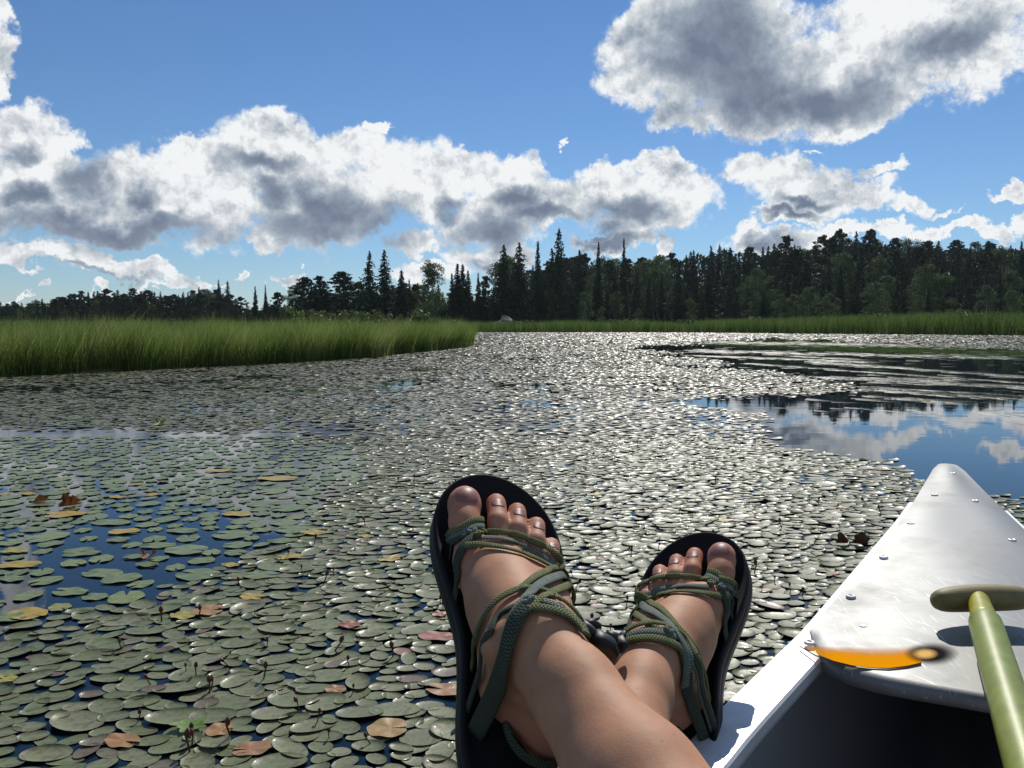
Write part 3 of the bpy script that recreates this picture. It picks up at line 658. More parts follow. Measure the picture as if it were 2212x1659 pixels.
for k, i in enumerate(solo):
    P = UP[i:i + 1, :2]; V, F, a = pads(P * 0, A[i:i + 1], B[i:i + 1], rot[i:i + 1], cup[i:i + 1], tilt[i:i + 1], 1000 + i, 24, (.5, .8, .93, 1.0), rnd[i:i + 1])
    u_, v_ = U[i], Vv[i]; row_ = 'in the bottom rows' if v_ > 1560 else 'in the second rows up' if v_ > 1440 else 'below the open blue water' if u_ < 600 else 'in the third rows up'
    col_ = 'beside the sandals' if 850 < u_ < 1100 else 'between the sandals and the canoe' if u_ >= 1400 else 'at the left frame edge' if u_ < 200 else 'in the left corner part' if u_ < 450 else 'midway to the sandals' if u_ < 850 else 'beyond the sandals'
    tone = 'reddish' if rnd[i] > .86 else 'brownish' if rnd[i] > .66 else 'dark green' if rnd[i] < .25 else 'grey-green'
    tag(link('water_shield_pad', mesh_np('pad', V, F, True, {'rnd': a}), M_PAD, None, (P[0, 0], P[0, 1], 0)), tone + ' oval pad ' + row_ + ', ' + col_, 'lily pad', 'upturned green pads crowded in the near water')
V, F, a = pads(UP[rest, :2], A[rest], B[rest], rot[rest], cup[rest], tilt[rest], 3, 18, (.55, .88, 1.0), rnd[rest])
tag(link('floating_pads', mesh_np('pads', V, F, True, {'rnd': a}), M_PAD), 'carpet of small upturned pads covering the water', 'lily pads', kind='stuff')
for k, (u, v, wpx, asp, col, lab, kind) in enumerate(SPECIAL):
    p = on_plane(u, v); w = wpx / FP * p.y * .5; b = min(w * 1.0, w * max(.45, asp) * 1.25)
    if kind == 'dry': V, F = flat_pad(0, 0, w, b, random.uniform(-.4, .5) + (3.1 if k % 2 else 0), k + 3, curl=.05)
    else: V, F = flat_pad(0, 0, w, b, random.uniform(-.5, .5) + (3.1 if k % 3 else 0), k + 3)
    rv = .35 + .3 * random.random() if col == 'g' else col
    tag(link('lily_pad', mesh_np('pad', V, F, True, {'rnd': np.full(len(V), rv)}), M_FLAT if col == 'g' else M_DRY, None, (p.x, p.y, .001)), lab, 'lily pad')
# flat green lily pads of the left patch: the largest on their own
U, Vv = to_px(FL[:, 0], FL[:, 1], 0); vis = (U > -15) & (U < 2220); size = np.where(vis, FL[:, 2] / FL[:, 1] ** 1.5, 0); od = np.argsort(-size)
acc = [[], [], [], []]; base = 0
for k, i in enumerate(od):
    x, y, r = FL[i]; U1, V1 = to_px(x, y, 0); V, F = flat_pad(0, 0, r * 1.1, r * .9, g.uniform(0, 6.28), int(i), nr=22 if k < 230 else 14); col = min(1, g.beta(2, 3) * (1.0 if g.random() > .08 else 1.9))
    if k < 230:
        tag(link('flat_lily_pad', mesh_np('pad', V, F, True, {'rnd': np.full(len(V), col)}), M_FLAT, None, (x, y, 0)), ('yellowish' if col > .75 else 'pale green') + ' flat lily pad ' + ('bordering the open blue water' if 1080 < V1 < 1330 else 'in the far blue strip' if V1 < 965 else 'far up the loose left patch' if V1 < 1020 else 'amid the loose left patch') + (', by the left frame edge' if U1 < 180 else ', towards the crowded pads' if U1 > 520 else ''), 'lily pad', 'flat pale lily pads in the left patch')
    else:
        V[:, 0] += x; V[:, 1] += y; acc[0].append(V); acc[1].append(F[0] + base); acc[2].append(F[1] + base); acc[3].append(np.full(len(V), col)); base += len(V)
if acc[0]:
    tag(link('far_flat_pads', mesh_np('pads', np.concatenate(acc[0]), [np.concatenate(acc[1]), np.concatenate(acc[2])], True, {'rnd': np.concatenate(acc[3])}), M_FLAT), 'further flat lily pads too many to count', 'lily pads', kind='stuff')
# the carpet farther out, coarser and coarser
allV = []; allF = []
def far_band(y0, y1, cell, nr, rings, seed, xr=.80):
    gg = np.random.default_rng(seed); ys = np.arange(y0, y1, cell * .8); P = []
    for y in ys:
        w = y * xr; xs = np.arange(-w - .3, w + .3, cell); P.append(np.stack([xs + gg.uniform(-.45, .45, len(xs)) * cell, np.full(len(xs), y) + gg.uniform(-.4, .4, len(xs)) * cell], 1))
    P = np.concatenate(P); U, V_ = to_px(P[:, 0], P[:, 1], 0); a, b = cover(U, V_, .55)
    patch = fbm1(P[:, 0] * 1.7 + 3 * np.sin(P[:, 1] * .8), 41, 1.2) + fbm1(P[:, 1] * 2.0 - P[:, 0] * .3, 42, 1.0)
    edge = .02 * y0; keep = (gg.random(len(P)) < a * np.where(patch < -.75, .45, 1)) & ~in_bank(P[:, 0], P[:, 1])
    shore = np.interp(np.arctan2(P[:, 0], P[:, 1]), [math.atan2(s.x, s.y) for s in SHORE], [s.length for s in SHORE]); keep &= np.hypot(P[:, 0], P[:, 1]) < shore
    fl = (gg.random(len(P)) < b * .5) & ~keep
    P2 = P[keep]; r = cell * .5 * gg.uniform(.75, 1.15, len(P2)); n = len(P2)
    rn = np.clip(gg.beta(2, 2, n) * .55 + .36, 0, .93)
    V, F, at = pads(P2, r * 1.2, r * .85, gg.normal(.1, .5, n), gg.uniform(.02, .14, n), gg.normal(0, .028, (n, 2)), seed, nr, rings, rn)
    return V, F, at
base = 0; VV = []; FF3 = []; FF4 = []; AA = []
for args in ((5.6, 9, .066, 12, (.6, 1.0), 51), (9, 16, .078, 8, (.65, 1.0), 52), (16, 30, .10, 6, (.7, 1.0), 53), (30, 68, .17, 6, (.7, 1.0), 54)):
    V, F, at = far_band(*args); VV.append(V); FF3.append(F[0] + base); FF4.append(F[1] + base); AA.append(at); base += len(V)
print('far pad verts', base)
tag(link('far_floating_pads', mesh_np('far_pads', np.concatenate(VV), [np.concatenate(FF3), np.concatenate(FF4)], True, {'rnd': np.concatenate(AA)}), M_PAD), 'carpet of floating pads stretching to the far shore', 'lily pads', kind='stuff')

# ribbons of grass lying on the dark open water
M_RIB = material('floating_ribbons', (.07, .09, .05), .5, spec=.25)
def ribbons():
    gg = np.random.default_rng(77); V = []; F = []; n = 0
    lines = [(gg.uniform(728, 835), gg.uniform(.012, .085), gg.uniform(.8, 3.2), gg.uniform(1400, 1900), gg.uniform(1750, 2400)) for _ in range(15)]
    for i in range(22000):
        y = math.exp(gg.uniform(math.log(6.5), math.log(46))); u = gg.uniform(1380, 2330)
        v = to_px(0, y, 0)[1]
        if not pip(OPEN_R, [u], [v])[0]: continue
        band = max(math.exp(-((v - (v0 + (u - 1380) * sl)) / th) ** 2) * (1 if u0 < u < u1 else 0) for v0, sl, th, u0, u1 in lines)
        if gg.random() > band * .9 + .012: continue
        if v > 905 and gg.random() > .15: continue
        x = (u - CX) / FP * y; an = gg.normal(-.35, .45); L = gg.uniform(.15, .5); w = .0016 + .00018 * y; cv = gg.normal(0, .4)
        px, py = x, y
        for k in range(5):
            a2 = an + cv * k / 4; t = k / 4; ww = w * (1 - .8 * t); V += [(px + math.sin(a2) * ww, py - math.cos(a2) * ww, .002), (px - math.sin(a2) * ww, py + math.cos(a2) * ww, .004)]
            px += math.cos(a2) * L / 4; py += math.sin(a2) * L / 4
            if k: F.append((n + 2 * k - 2, n + 2 * k, n + 2 * k + 1, n + 2 * k - 1))
        n += 10
    tag(link('floating_grass', mesh_np('floating_grass', V, [np.array(F)], True), M_RIB), 'long thin grass ribbons drifting on the dark open water', 'grass', kind='stuff')
ribbons()

# small dark buds on stalks standing above the pads
M_BUD = material('bud', (.09, .018, .014), .5); M_STALK = material('bud_stalk', (.05, .022, .012), .6)
def bud_proto():
    V = []; F = []; n = 7; prof = [(0, 0), (.0035, .001), (.0055, .006), (.005, .011), (.002, .015), (.0004, .017)]
    for r, z in prof:
        for i in range(n): V.append((r * math.cos(6.283 * i / n) * (1.15 if i % 2 else .85), r * math.sin(6.283 * i / n), z))
    for k in range(len(prof) - 1):
        for i in range(n): a = k * n + i; b = k * n + (i + 1) % n; F.append((a, b, b + n, a + n))
    bm_ = mesh_np('bud_head', V, [np.array(F)], True); V = []; F = []
    for k in range(5):
        for i in range(5): V.append((.0018 * math.cos(1.2566 * i) + .003 * math.sin(k), .0018 * math.sin(1.2566 * i), -.02 + .0475 * k / 4))
    for k in range(4):
        for i in range(5): a = k * 5 + i; b = k * 5 + (i + 1) % 5; F.append((a, b, b + 5, a + 5))
    return bm_, mesh_np('bud_stalk', V, [np.array(F)], True)
bh, bs = bud_proto(); gg = np.random.default_rng(9)
BL = [((0, 0), 'dark red flower bud on a short stalk poking up between the floating pads')]
placed = 0
while placed < 110:
    u = gg.uniform(250, 2150); v = 930 + 720 * gg.random() ** 1.1; p = on_plane(u, v); ca_, cb_ = cover(np.array([u]), np.array([v]))
    if ca_[0] < .5 or pip([(1500, 1700), (2030, 1010), (2080, 1010), (2300, 1150), (2300, 1700)], [u], [v])[0]: continue
    e = empty('flower_bud', (p.x, p.y, 0), gg.uniform(0, 6.28)); s = gg.uniform(.55, 1.15); e.scale = (s, s, s); e.rotation_euler.x = gg.normal(0, .3)
    tag(e, BL[0][1], 'flower bud', 'dark flower buds standing among the pads')
    b = link('bud', bh, M_BUD, e); b.location = (.0005, 0, .026); link('stalk', bs, M_STALK, e); placed += 1

# dead and lobed leaves
M_DEAD = leafy('dead_leaf', [(0, (.06, .022, .01)), (.5, (.20, .07, .02)), (1, (.30, .12, .03))], .6, .2, .3)
M_DARKLEAF = leafy('dark_dead_leaf', [(0, (.025, .012, .008)), (1, (.09, .04, .02))], .5, .1, .4)
M_LEAFG = leafy('lobed_leaf', [(0, (.12, .22, .05)), (1, (.20, .30, .06))], .5, .3, .4)
def lobed(name, u, v, size, mat, lab, cat, seed, curl=.3, z0=.008):
    g2 = np.random.default_rng(seed); p = on_plane(u, v); n = 40; V = [(0, 0, 0)]
    for q in (.5, 1.):
        for i in range(n):
            t = 6.283 * i / n; r = size * q * (1 - .38 * q * abs(math.sin(2.5 * t + seed)) + .08 * math.sin(13 * t))
            V.append((r * math.cos(t), r * .8 * math.sin(t), curl * size * q * q * (.5 + .5 * math.sin(2 * t + seed))))
    F3 = [(0, 1 + i, 1 + (i + 1) % n) for i in range(n)]; F4 = [(1 + i, 1 + n + i, 1 + n + (i + 1) % n, 1 + (i + 1) % n) for i in range(n)]
    o = link(name, mesh_np(name, V, [np.array(F3), np.array(F4)], True, {'rnd': g2.uniform(.2, .9, len(V))}), mat, None, (p.x, p.y, z0)); tag(o, lab, cat); return o
lobed('fallen_leaf', 410, 1575, .040, M_LEAFG, 'bright green lobed leaf lying on the near pads', 'leaf', 1, .15)
lobed('fallen_leaf', 345, 919, .055, M_LEAFG, 'small bright yellow-green leaf standing alone far out on the left pads', 'leaf', 2, 1.0)
lobed('fallen_leaf', 150, 1096, .05, M_DEAD, 'curled rusty brown leaf on top of a yellow pad', 'leaf', 3, 1.0)
lobed('fallen_leaf', 88, 1086, .04, M_DEAD, 'broken brown leaf scrap left of the curled rusty leaf', 'leaf', 4, .6)
lobed('fallen_leaf', 1818, 1178, .028, M_DARKLEAF, 'dark curled dead leaf beside the canoe, the left one of two', 'leaf', 5, 1.3)
lobed('fallen_leaf', 1858, 1180, .038, M_DARKLEAF, 'dark curled dead leaf beside the canoe, the right one of two', 'leaf', 6, 1.1)
lobed('fallen_leaf', 320, 1208, .03, M_DEAD, 'small brown leaf scrap in the open blue water', 'leaf', 8, .8)
lobed('fallen_leaf', 1415, 846, .05, M_DEAD, 'small rust-brown leaf far out in the glittering pads', 'leaf', 9, .8)

# ------------------------------------------------------------------ the canoe
HD = R(26); TIP = Vector((.976, 1.782)); AX = Vector((-math.sin(HD), -math.cos(HD))); NL = Vector((-math.cos(HD), math.sin(HD)))   # back along the hull, towards its left side
S_ = [0, .021, .064, .385, .514, 1.054, 1.305, 2.03, 2.8, 3.55, 4.2, 4.9, 5.4]; W_ = [.013, .0225, .032, .0717, .09, .185, .240, .375, .445, .36, .23, .08, .012]
Z_ = [.479, .478, .476, .465, .460, .438, .431, .404, .393, .405, .43, .465, .48]
def wid(s): return float(np.interp(s, S_, W_))
def gz(s): return float(np.interp(s, S_, Z_))
def cpt(s, w, z): p = TIP + AX * s + NL * w; return (p.x, p.y, z)
def m_alu(name, base, rough, metal=.55):
    m = material(name, base, rough, metal); t = NT(m); p = t.coord()
    fine = t.noise(t.vec(p, (60, 900, 300)), 1, 3); blot = t.noise(p, 14, 5, .6)
    pr_ = t.n('ShaderNodeMapping', {'Vector': p, 'Rotation': (0, 0, .12)}).outputs[0]; pr2 = t.n('ShaderNodeMapping', {'Vector': p, 'Rotation': (0, 0, -.5)}).outputs[0]
    s1 = t.ramp(t.noise(t.vec(pr_, (650, 16, 200)), 1, 1, .3), [(.71, (0, 0, 0)), (.75, (1, 1, 1))]); s2 = t.ramp(t.noise(t.vec(pr2, (520, 12, 200)), 1, 1, .3), [(.73, (0, 0, 0)), (.77, (1, 1, 1))]); scr = t.mix(1., s1, s2, 'ADD')
    dist = t.n('ShaderNodeVectorMath', {0: p, 1: (-.55, -.87, .45)}, operation='DISTANCE').outputs['Value']; zone = t.ramp(dist, [(.05, (1, 1, 1)), (.30, (.12, .12, .12))]); sm = t.mix(1., scr, zone, 'MULTIPLY')
    c = t.ramp(blot, [(.3, tuple(x * .72 for x in base)), (.5, tuple(x * .95 for x in base)), (.7, tuple(x * 1.12 for x in base))]); t.base(t.mix(sm, c, (.62, .62, .62)))
    t.l(t.ramp(blot, [(.3, (rough * 1.15,) * 3), (.7, (rough * .85,) * 3)]), t.b.inputs['Roughness'])
    t.bump(t.n('ShaderNodeMath', {0: fine, 1: blot}, operation='ADD').outputs[0], .06, .002); return m
M_DECK = m_alu('brushed_aluminium', (.26, .265, .255), .48, .35); M_RAIL = m_alu('rail_aluminium', (.86, .86, .84), .45, .25)
M_IN = material('dark_hull_inside', (.34, .34, .34), .7); M_HULL = m_alu('hull_aluminium', (.42, .44, .42), .45, .6)
def canoe():
    root = empty('canoe', (TIP.x, TIP.y, 0)); tag(root, 'bare aluminium canoe whose pointed bow plate reaches over the water', 'canoe'); off = -Vector((TIP.x, TIP.y, 0))
    def part(name, V, F, mat, smooth=True, par=root):
        V = np.array(V, float); V[:, 0] += off.x; V[:, 1] += off.y; return link(name, mesh_np(name, V, [np.array(f) for f in F] if isinstance(F, tuple) else [np.array(F)], smooth), mat, par)
    # hull: outer and inner skin
    ss = np.concatenate([np.linspace(0, .1, 6), np.linspace(.15, 5.25, 60), np.linspace(5.3, 5.4, 6)]); prof = [(1.0, 0), (1.01, .25), (.98, .5), (.88, .75), (.62, .93), (.0, 1.0)]
    for name, inset, mat in (('hull', 0.0, M_HULL), ('hull_lining', .004, M_IN)):
        V = []; F = []
        row = [(w, d) for w, d in prof] + [(-w, d) for w, d in reversed(prof[:-1])]; m = len(row)
        for s in ss:
            W = max(.002, wid(s) - .004 - inset); top = gz(s) - .006; bot = (-.06 if not inset else .014) + .30 * max(0, 1 - min(s, 5.4 - s) / .25) ** 2 + inset * 2
            for w, d in row: V.append(cpt(s, W * w * (1 if d == 0 else 1 - .15 * d * max(0, 1 - min(s, 5.4 - s) / 1.2)), top + (bot - top) * d))
        for i in range(len(ss) - 1):
            for j in range(m - 1): a = i * m + j; F.append((a, a + 1, a + m + 1, a + m))
        part(name, V, F, mat)
    # bow plate: crowned, rounded nose, rear edge bowed back, thin rolled skirt
    def edge_s(q): return 1.161 - .107 * abs(q) ** 5          # rear edge, q = -1..1 across
    V = []; F = []; nq, ns = 33, 46
    for i in range(ns + 1):
        for j in range(nq):
            q = -1 + 2 * j / (nq - 1); s = -.004 + (edge_s(q) + .004) * (i / ns) ** 1.35
            W = (wid(s) - .0015) if s > .02 else math.sqrt(max(0, 1 - ((.02 - s) / .0245) ** 2)) * (wid(.02) - .0015)
            wq = q * W; crown = .008 * (1 - q * q) * min(1, s / .5); z = gz(max(s, 0)) + .006 + crown + .0012 * math.sin(s * 9) * math.cos(q * 4)
            if i == ns: pass
            V.append(cpt(s, wq, z))
    for i in range(ns):
        for j in range(nq - 1): a = i * nq + j; F.append((a, a + 1, a + nq + 1, a + nq))
    top = len(V)
    # rolled lip along the rear edge
    for k, (ds, dz) in enumerate(((.006, -.0012), (.011, -.005), (.013, -.011), (.011, -.017), (.004, -.020), (-.012, -.020))):
        for j in range(nq):
            q = -1 + 2 * j / (nq - 1); s = edge_s(q); W = wid(s) - .0015; crown = .008 * (1 - q * q); V.append(cpt(s + ds, q * W, gz(s) + .006 + crown + dz))
        for j in range(nq - 1):
            a = (ns * nq if k == 0 else top + (k - 1) * nq) + j; b = top + k * nq + j; F.append((a, a + 1, b + 1, b))
    # side skirts folded down over the rail, near the nose deeper
    base = len(V); side = []
    for sgn in (0, nq - 1):
        idx = [i * nq + sgn for i in range(ns + 1)]; st = len(V)
        for n_, i in enumerate(idx):
            x, y, z = V[i]; V.append((x, y, z)); s = -.004 + (edge_s(1) + .004) * (n_ / ns) ** 1.35; V.append((x, y, z - (.020 if s < .380 else .003)))
        for n_ in range(ns): F.append((st + 2 * n_, st + 2 * n_ + 2, st + 2 * n_ + 3, st + 2 * n_ + 1))
    dk = part('bow_plate', V, F, M_DECK)
    # rivets
    def deck_z(s, w): q = w / wid(s); return gz(s) + .006 + .008 * (1 - q * q) * min(1, s / .5)
    for (u, v) in ((2058, 1024), (2019, 1070), (2106, 1083), (1968, 1132), (2186, 1168), (1909, 1205), (1838, 1290), (1749, 1390), (2262, 1262), (2345, 1365), (1864, 1352)):
        d = dir_of(u, v); z = .49
        for _ in range(6):
            t = (z - EYE) / d[2]; p = Vector((d[0] * t, d[1] * t)); s = (p - TIP).dot(AX); w = (p - TIP).dot(NL); z = deck_z(max(.01, s), w)
        V = []; F = []; n = 18; pr = [(.0062, -.0005), (.0062, .0010), (.0053, .0024), (.0036, .0030), (.0027, .0014), (.0018, .0006), (0.00001, .0005)]
        if (u, v) == (1864, 1352): pr = [(.0042, -.0005), (.0038, .0005), (.003, .0008), (.0022, .0005), (.0012, .0003), (.0006, .0003), (0.00001, .0003)]
        for r_, h in pr:
            for i in range(n): V.append((p.x + r_ * math.cos(6.283 * i / n), p.y + r_ * math.sin(6.283 * i / n), z + h))
        for k in range(len(pr) - 1):
            for i in range(n): a = k * n + i; b = k * n + (i + 1) % n; F.append((a, b, b + n, a + n))
        part('rivet', V, F, M_RAIL)
    # rails: rounded box section along both sides
    for sg, nm in ((1, 'gunwale'), (-1, 'gunwale')):
        sec = [(.006, -.016), (.009, -.006), (.0085, .002), (.006, .0044), (-.014, .0048), (-.0335, .0046), (-.0358, .002), (-.0365, -.007), (-.034, -.014), (-.01, -.018)]; V = []; F = []; m = len(sec)
        ss2 = np.linspace(.385, 5.04, 90)
        for s in ss2:
            for w, z in sec: V.append(cpt(s, sg * (wid(s) + w * (1.0 if s > .9 else 1)), gz(s) + z - .0012 + (.006 if s > 1.0 else 0)*0))
        for i in range(len(ss2) - 1):
            for j in range(m): a = i * m + j; b = i * m + (j + 1) % m; F.append((a, b, b + m, a + m))
        V.append(cpt(.385, sg * (wid(.385) - .010), gz(.385) - .008)); c = len(V) - 1; F3 = [(c, (j + 1) % m, j) for j in range(m)]
        part(nm, V, (F, F3), M_RAIL, False)
    # orange label stuck to the rear corner of the plate: crescent lower edge, dark border
    def sticker(name, zoff, mat, grow, par):
        V = []; F = []; n = 36
        for i in range(n + 1):
            t = i / n; w = .166 - .163 * t + (grow * (1 if t < .5 else -1) * (1 - abs(2 * t - 1)) * 0)
            w = .166 + grow - (.150 + 2 * grow) * t; lo = edge_s(w / .185) - .001 + (.002 if grow else 0) - .022 * (t ** 3) ; lo = min(lo, edge_s(min(.95, w / wid(1.05))) - .002)
            hi = lo - (.006 + .030 * math.sin(math.pi * min(1, t * 1.02)) ** .6) - grow
            for s in (lo, (lo + hi) / 2, hi): V.append(cpt(s, w, deck_z(s, w) + zoff))
        for i in range(n):
            for k in range(2): a = i * 3 + k; F.append((a, a + 1, a + 4, a + 3))
        return part(name, V, F, mat, True, par)
    return root, deck_z, part, edge_s
CANOE, deck_z, cpart, edge_s = canoe()
M_OR = material('orange_label', (.88, .33, .004), .9, spec=.0); M_BLK = material('black_label_edge', (.010, .006, .006), .9, spec=.05)
M_PO = material('pale_orange_label', (.85, .50, .15), .8, spec=.05)
for m_ in (M_OR, M_BLK, M_PO):      # worn print: it thins out towards its upper rim
    t_ = NT(m_); t_.l(t_.n('ShaderNodeMath', {0: t_.attr('rnd'), 1: 1.0}, operation='MULTIPLY', use_clamp=True).outputs[0], t_.b.inputs['Alpha'])
def label_decal():
    # outline in plate coordinates (s back from the tip, w to the left)
    def pix(u, v):
        d = dir_of(u, v); z = .47
        for _ in range(8):
            t = (z - EYE) / d[2]; p = Vector((d[0] * t, d[1] * t)); s = (p - TIP).dot(AX); w = (p - TIP).dot(NL); z = deck_z(s, w)
        return s, w
    lowu = [(1726, 1393), (1760, 1413), (1800, 1429), (1840, 1439), (1880, 1444), (1920, 1445), (1960, 1440), (1990, 1433)]
    hiu = [(1734, 1389), (1772, 1396), (1810, 1398), (1850, 1398), (1890, 1399), (1926, 1398), (1960, 1396), (1990, 1394)]
    def strip(lo, hi, zo, name, mat, par):
        V = []; F = []
        for (a, b) in zip(lo, hi):
            sa, wa = pix(*a); sb, wb = pix(*b)
            for k in range(3):
                s = sa + (sb - sa) * k / 2; w = wa + (wb - wa) * k / 2; V.append(cpt(s, w, deck_z(s, w) + zo))
        for i in range(len(lo) - 1):
            for k in range(2): a = i * 3 + k; F.append((a, a + 1, a + 4, a + 3))
        ob = cpart(name, V, F, mat, True, par); at_ = ob.data.attributes.new('rnd', 'FLOAT', 'POINT'); at_.data.foreach_set('value', np.array([(1., .95, 0.)[i % 3] * min(1, (i // 3) / 1.5 if name == 'label' else 1) for i in range(len(V))], np.float32)); return ob
    o = strip(lowu, hiu, .0010, 'label', M_OR, CANOE)
    strip([(u, v + 5) for u, v in lowu], [(u, v + .5) for u, v in lowu], .0007, 'label_border', M_BLK, o).location = (0, 0, 0)
    def disc(cu, cv, ru, rv, zo, name, mat):
        V = []; n = 26; s, w = pix(cu, cv); V.append(cpt(s, w, deck_z(s, w) + zo))
        for i in range(n):
            a = 6.283 * i / n; s, w = pix(cu + ru * math.cos(a), cv + rv * math.sin(a)); V.append(cpt(s, w, deck_z(s, w) + zo))
        ob = cpart(name, V, [(0, 1 + i, 1 + (i + 1) % n) for i in range(n)], mat, True, o); at_ = ob.data.attributes.new('rnd', 'FLOAT', 'POINT'); at_.data.foreach_set('value', np.array([1.6] + [0.] * n, np.float32)); return ob
    disc(2012, 1413, 62, 25, .0013, 'label_border', M_BLK); disc(1998, 1416, 30, 13, .0018, 'label_end', M_PO)
label_decal()

# ------------------------------------------------------------------ the paddle leaning on the bow plate
def cam_pt(u, v, f):
    x, y = (u - CX) / FP * f, -(v - CY) / FP * f
    return Vector((x, f * math.cos(PITCH) + y * math.sin(PITCH), EYE + y * math.cos(PITCH) - f * math.sin(PITCH)))
def loft(pts, radii, n=24, ecc=None, up=None, cap=True):
    V = []; F = []; P = [Vector(p) for p in pts]; up0 = Vector(up or (0, 0, 1))
    for k, p in enumerate(P):
        t = (P[min(k + 1, len(P) - 1)] - P[max(k - 1, 0)]).normalized(); a = t.cross(up0).normalized(); b = a.cross(t)
        e = ecc[k] if ecc else 1
        for i in range(n):
            q = 6.283185 * i / n; V.append(p + a * math.cos(q) * radii[k] + b * math.sin(q) * radii[k] * e)
    for k in range(len(P) - 1):
        for i in range(n): x = k * n + i; y = k * n + (i + 1) % n; F.append((x, y, y + n, x + n))
    V.append(P[0]); V.append(P[-1]); c0, c1 = len(V) - 2, len(V) - 1; m = (len(P) - 1) * n
    F3 = [(c0, (i + 1) % n, i) for i in range(n)] + [(c1, m + i, m + (i + 1) % n) for i in range(n)]
    return [tuple(v) for v in V], (F, F3)
def paddle():
    A = cam_pt(2112, 1290, .922); Bp = cam_pt(2252, 1760, .54); d = (Bp - A).normalized(); L = (Bp - A).length
    root = empty('paddle', A); tag(root, 'paddle with yellow-green shaft and olive T-shaped grip resting over the bow plate', 'paddle')
    def put(name, VF, mat, par=root):
        V = np.array(VF[0]) - np.array(A); return link(name, mesh_np(name, V, [np.array(f) for f in VF[1]], True), mat, par)
    def plastic(n, c, r=.45, tr=.0):
        m = material(n, c, r); t = NT(m); p = t.coord(); b = t.noise(p, 60, 5, .6)
        t.base(t.ramp(b, [(.3, tuple(x * .72 for x in c)), (.65, c)])); t.bump(t.noise(p, 500, 3), .15, .001); m.node_tree.nodes['Principled BSDF'].inputs['Subsurface Weight'].default_value = tr
        m.node_tree.nodes['Principled BSDF'].inputs['Subsurface Radius'].default_value = (.02, .02, .005); return m
    # grip: crescent bar lying across, ends drooping to the viewer's side
    L0 = cam_pt(2014, 1299, .918); L1 = cam_pt(2228, 1293, .918); ax = (L1 - L0); pts = []; rad = []
    n = 26
    for k in range(n + 1):
        t = k / n; q = 2 * t - 1; arch = (1 - q * q) * .0070; pts.append(L0 + ax * t - d * arch); e = max(0, 1 - abs(q) ** 9) ** .5
        rad.append(max(.0012, (.0145 + .0035 * (1 - q * q)) * e))
    put('grip', loft(pts, rad, 22, [.86] * len(pts), (0, .4, 1)), plastic('olive_plastic', (.24, .19, .07), .6))
    s = [-.004, .004, .015, .032, .050, .066, .0755, .0765]; rr = [.0085, .0105, .0112, .0118, .0125, .0132, .0140, .0132]
    put('neck', loft([A + d * x for x in s], rr), plastic('yellow_green_plastic', (.46, .42, .03), .35, .25))
    M_SH = plastic('green_tube', (.28, .33, .055), .42, .15)
    s = [.0745, .0755, .079, .090, .105, L * .5, L, 1.0]; rr = [.0128, .0150, .0160, .0163, .0163, .0163, .0163, .0163]
    put('shaft', loft([A + d * x for x in s], rr), M_SH)
    # blade, beyond the frame inside the hull
    bl = []; F = []; B0 = A + d * .98; side = d.cross(Vector((0, 0, 1))).normalized(); nn = side.cross(d)
    for k in range(13):
        t = k / 12; w = .10 * math.sin(math.pi * min(.97, .10 + t * .8)) ** .6
        for q in (-1, -.5, 0, .5, 1): bl.append(B0 + d * (t * .45) + side * q * w + nn * (.006 * (1 - abs(q))))
        for q in (1, .5, 0, -.5, -1): bl.append(B0 + d * (t * .45) + side * q * w - nn * (.003 + .006 * (1 - abs(q))))
    for k in range(12):
        for i in range(10): a = k * 10 + i; b = k * 10 + (i + 1) % 10; F.append((a, b, b + 10, a + 10))
    return root
paddle()

# ------------------------------------------------------------------ the person: two bare legs crossed at the ankle
def rodr(v):
    th = np.linalg.norm(v); k = np.array(v) / th; K = np.array([[0, -k[2], k[1]], [k[2], 0, -k[0]], [-k[1], k[0], 0]])
    return np.eye(3) + math.sin(th) * K + (1 - math.cos(th)) * K @ K
FEET = {'R': (rodr((-.8277, .21196, -.03989)), np.array([.00063, -.27621, -.56282]), -1.),
        'L': (rodr((-.91368, -.41891, -.07493)), np.array([.1388, -.3390, -.69764]), 1.)}
def loc2cam(side, p):
    Rm, T, sg = FEET[side]; p = np.atleast_2d(np.array(p, float)).copy(); p[:, 0] *= sg; return p @ Rm.T + T      # (right, up, towards the viewer)
def cam2world(q):
    q = np.atleast_2d(q); r, u, b = q[:, 0], q[:, 1], q[:, 2]; f = -b
    return np.stack([r, f * math.cos(PITCH) + u * math.sin(PITCH), EYE + u * math.cos(PITCH) - f * math.sin(PITCH)], 1)
def world2cam(w):
    w = np.atleast_2d(w); y, z = w[:, 1], w[:, 2] - EYE; f = y * math.cos(PITCH) - z * math.sin(PITCH); u = y * math.sin(PITCH) + z * math.cos(PITCH)
    return np.stack([w[:, 0], u, -f], 1)
def cam2loc(side, q):
    Rm, T, sg = FEET[side]; p = (np.atleast_2d(q) - T) @ Rm; p[:, 0] *= sg; return p
def l2w(side, p): return cam2world(loc2cam(side, p))

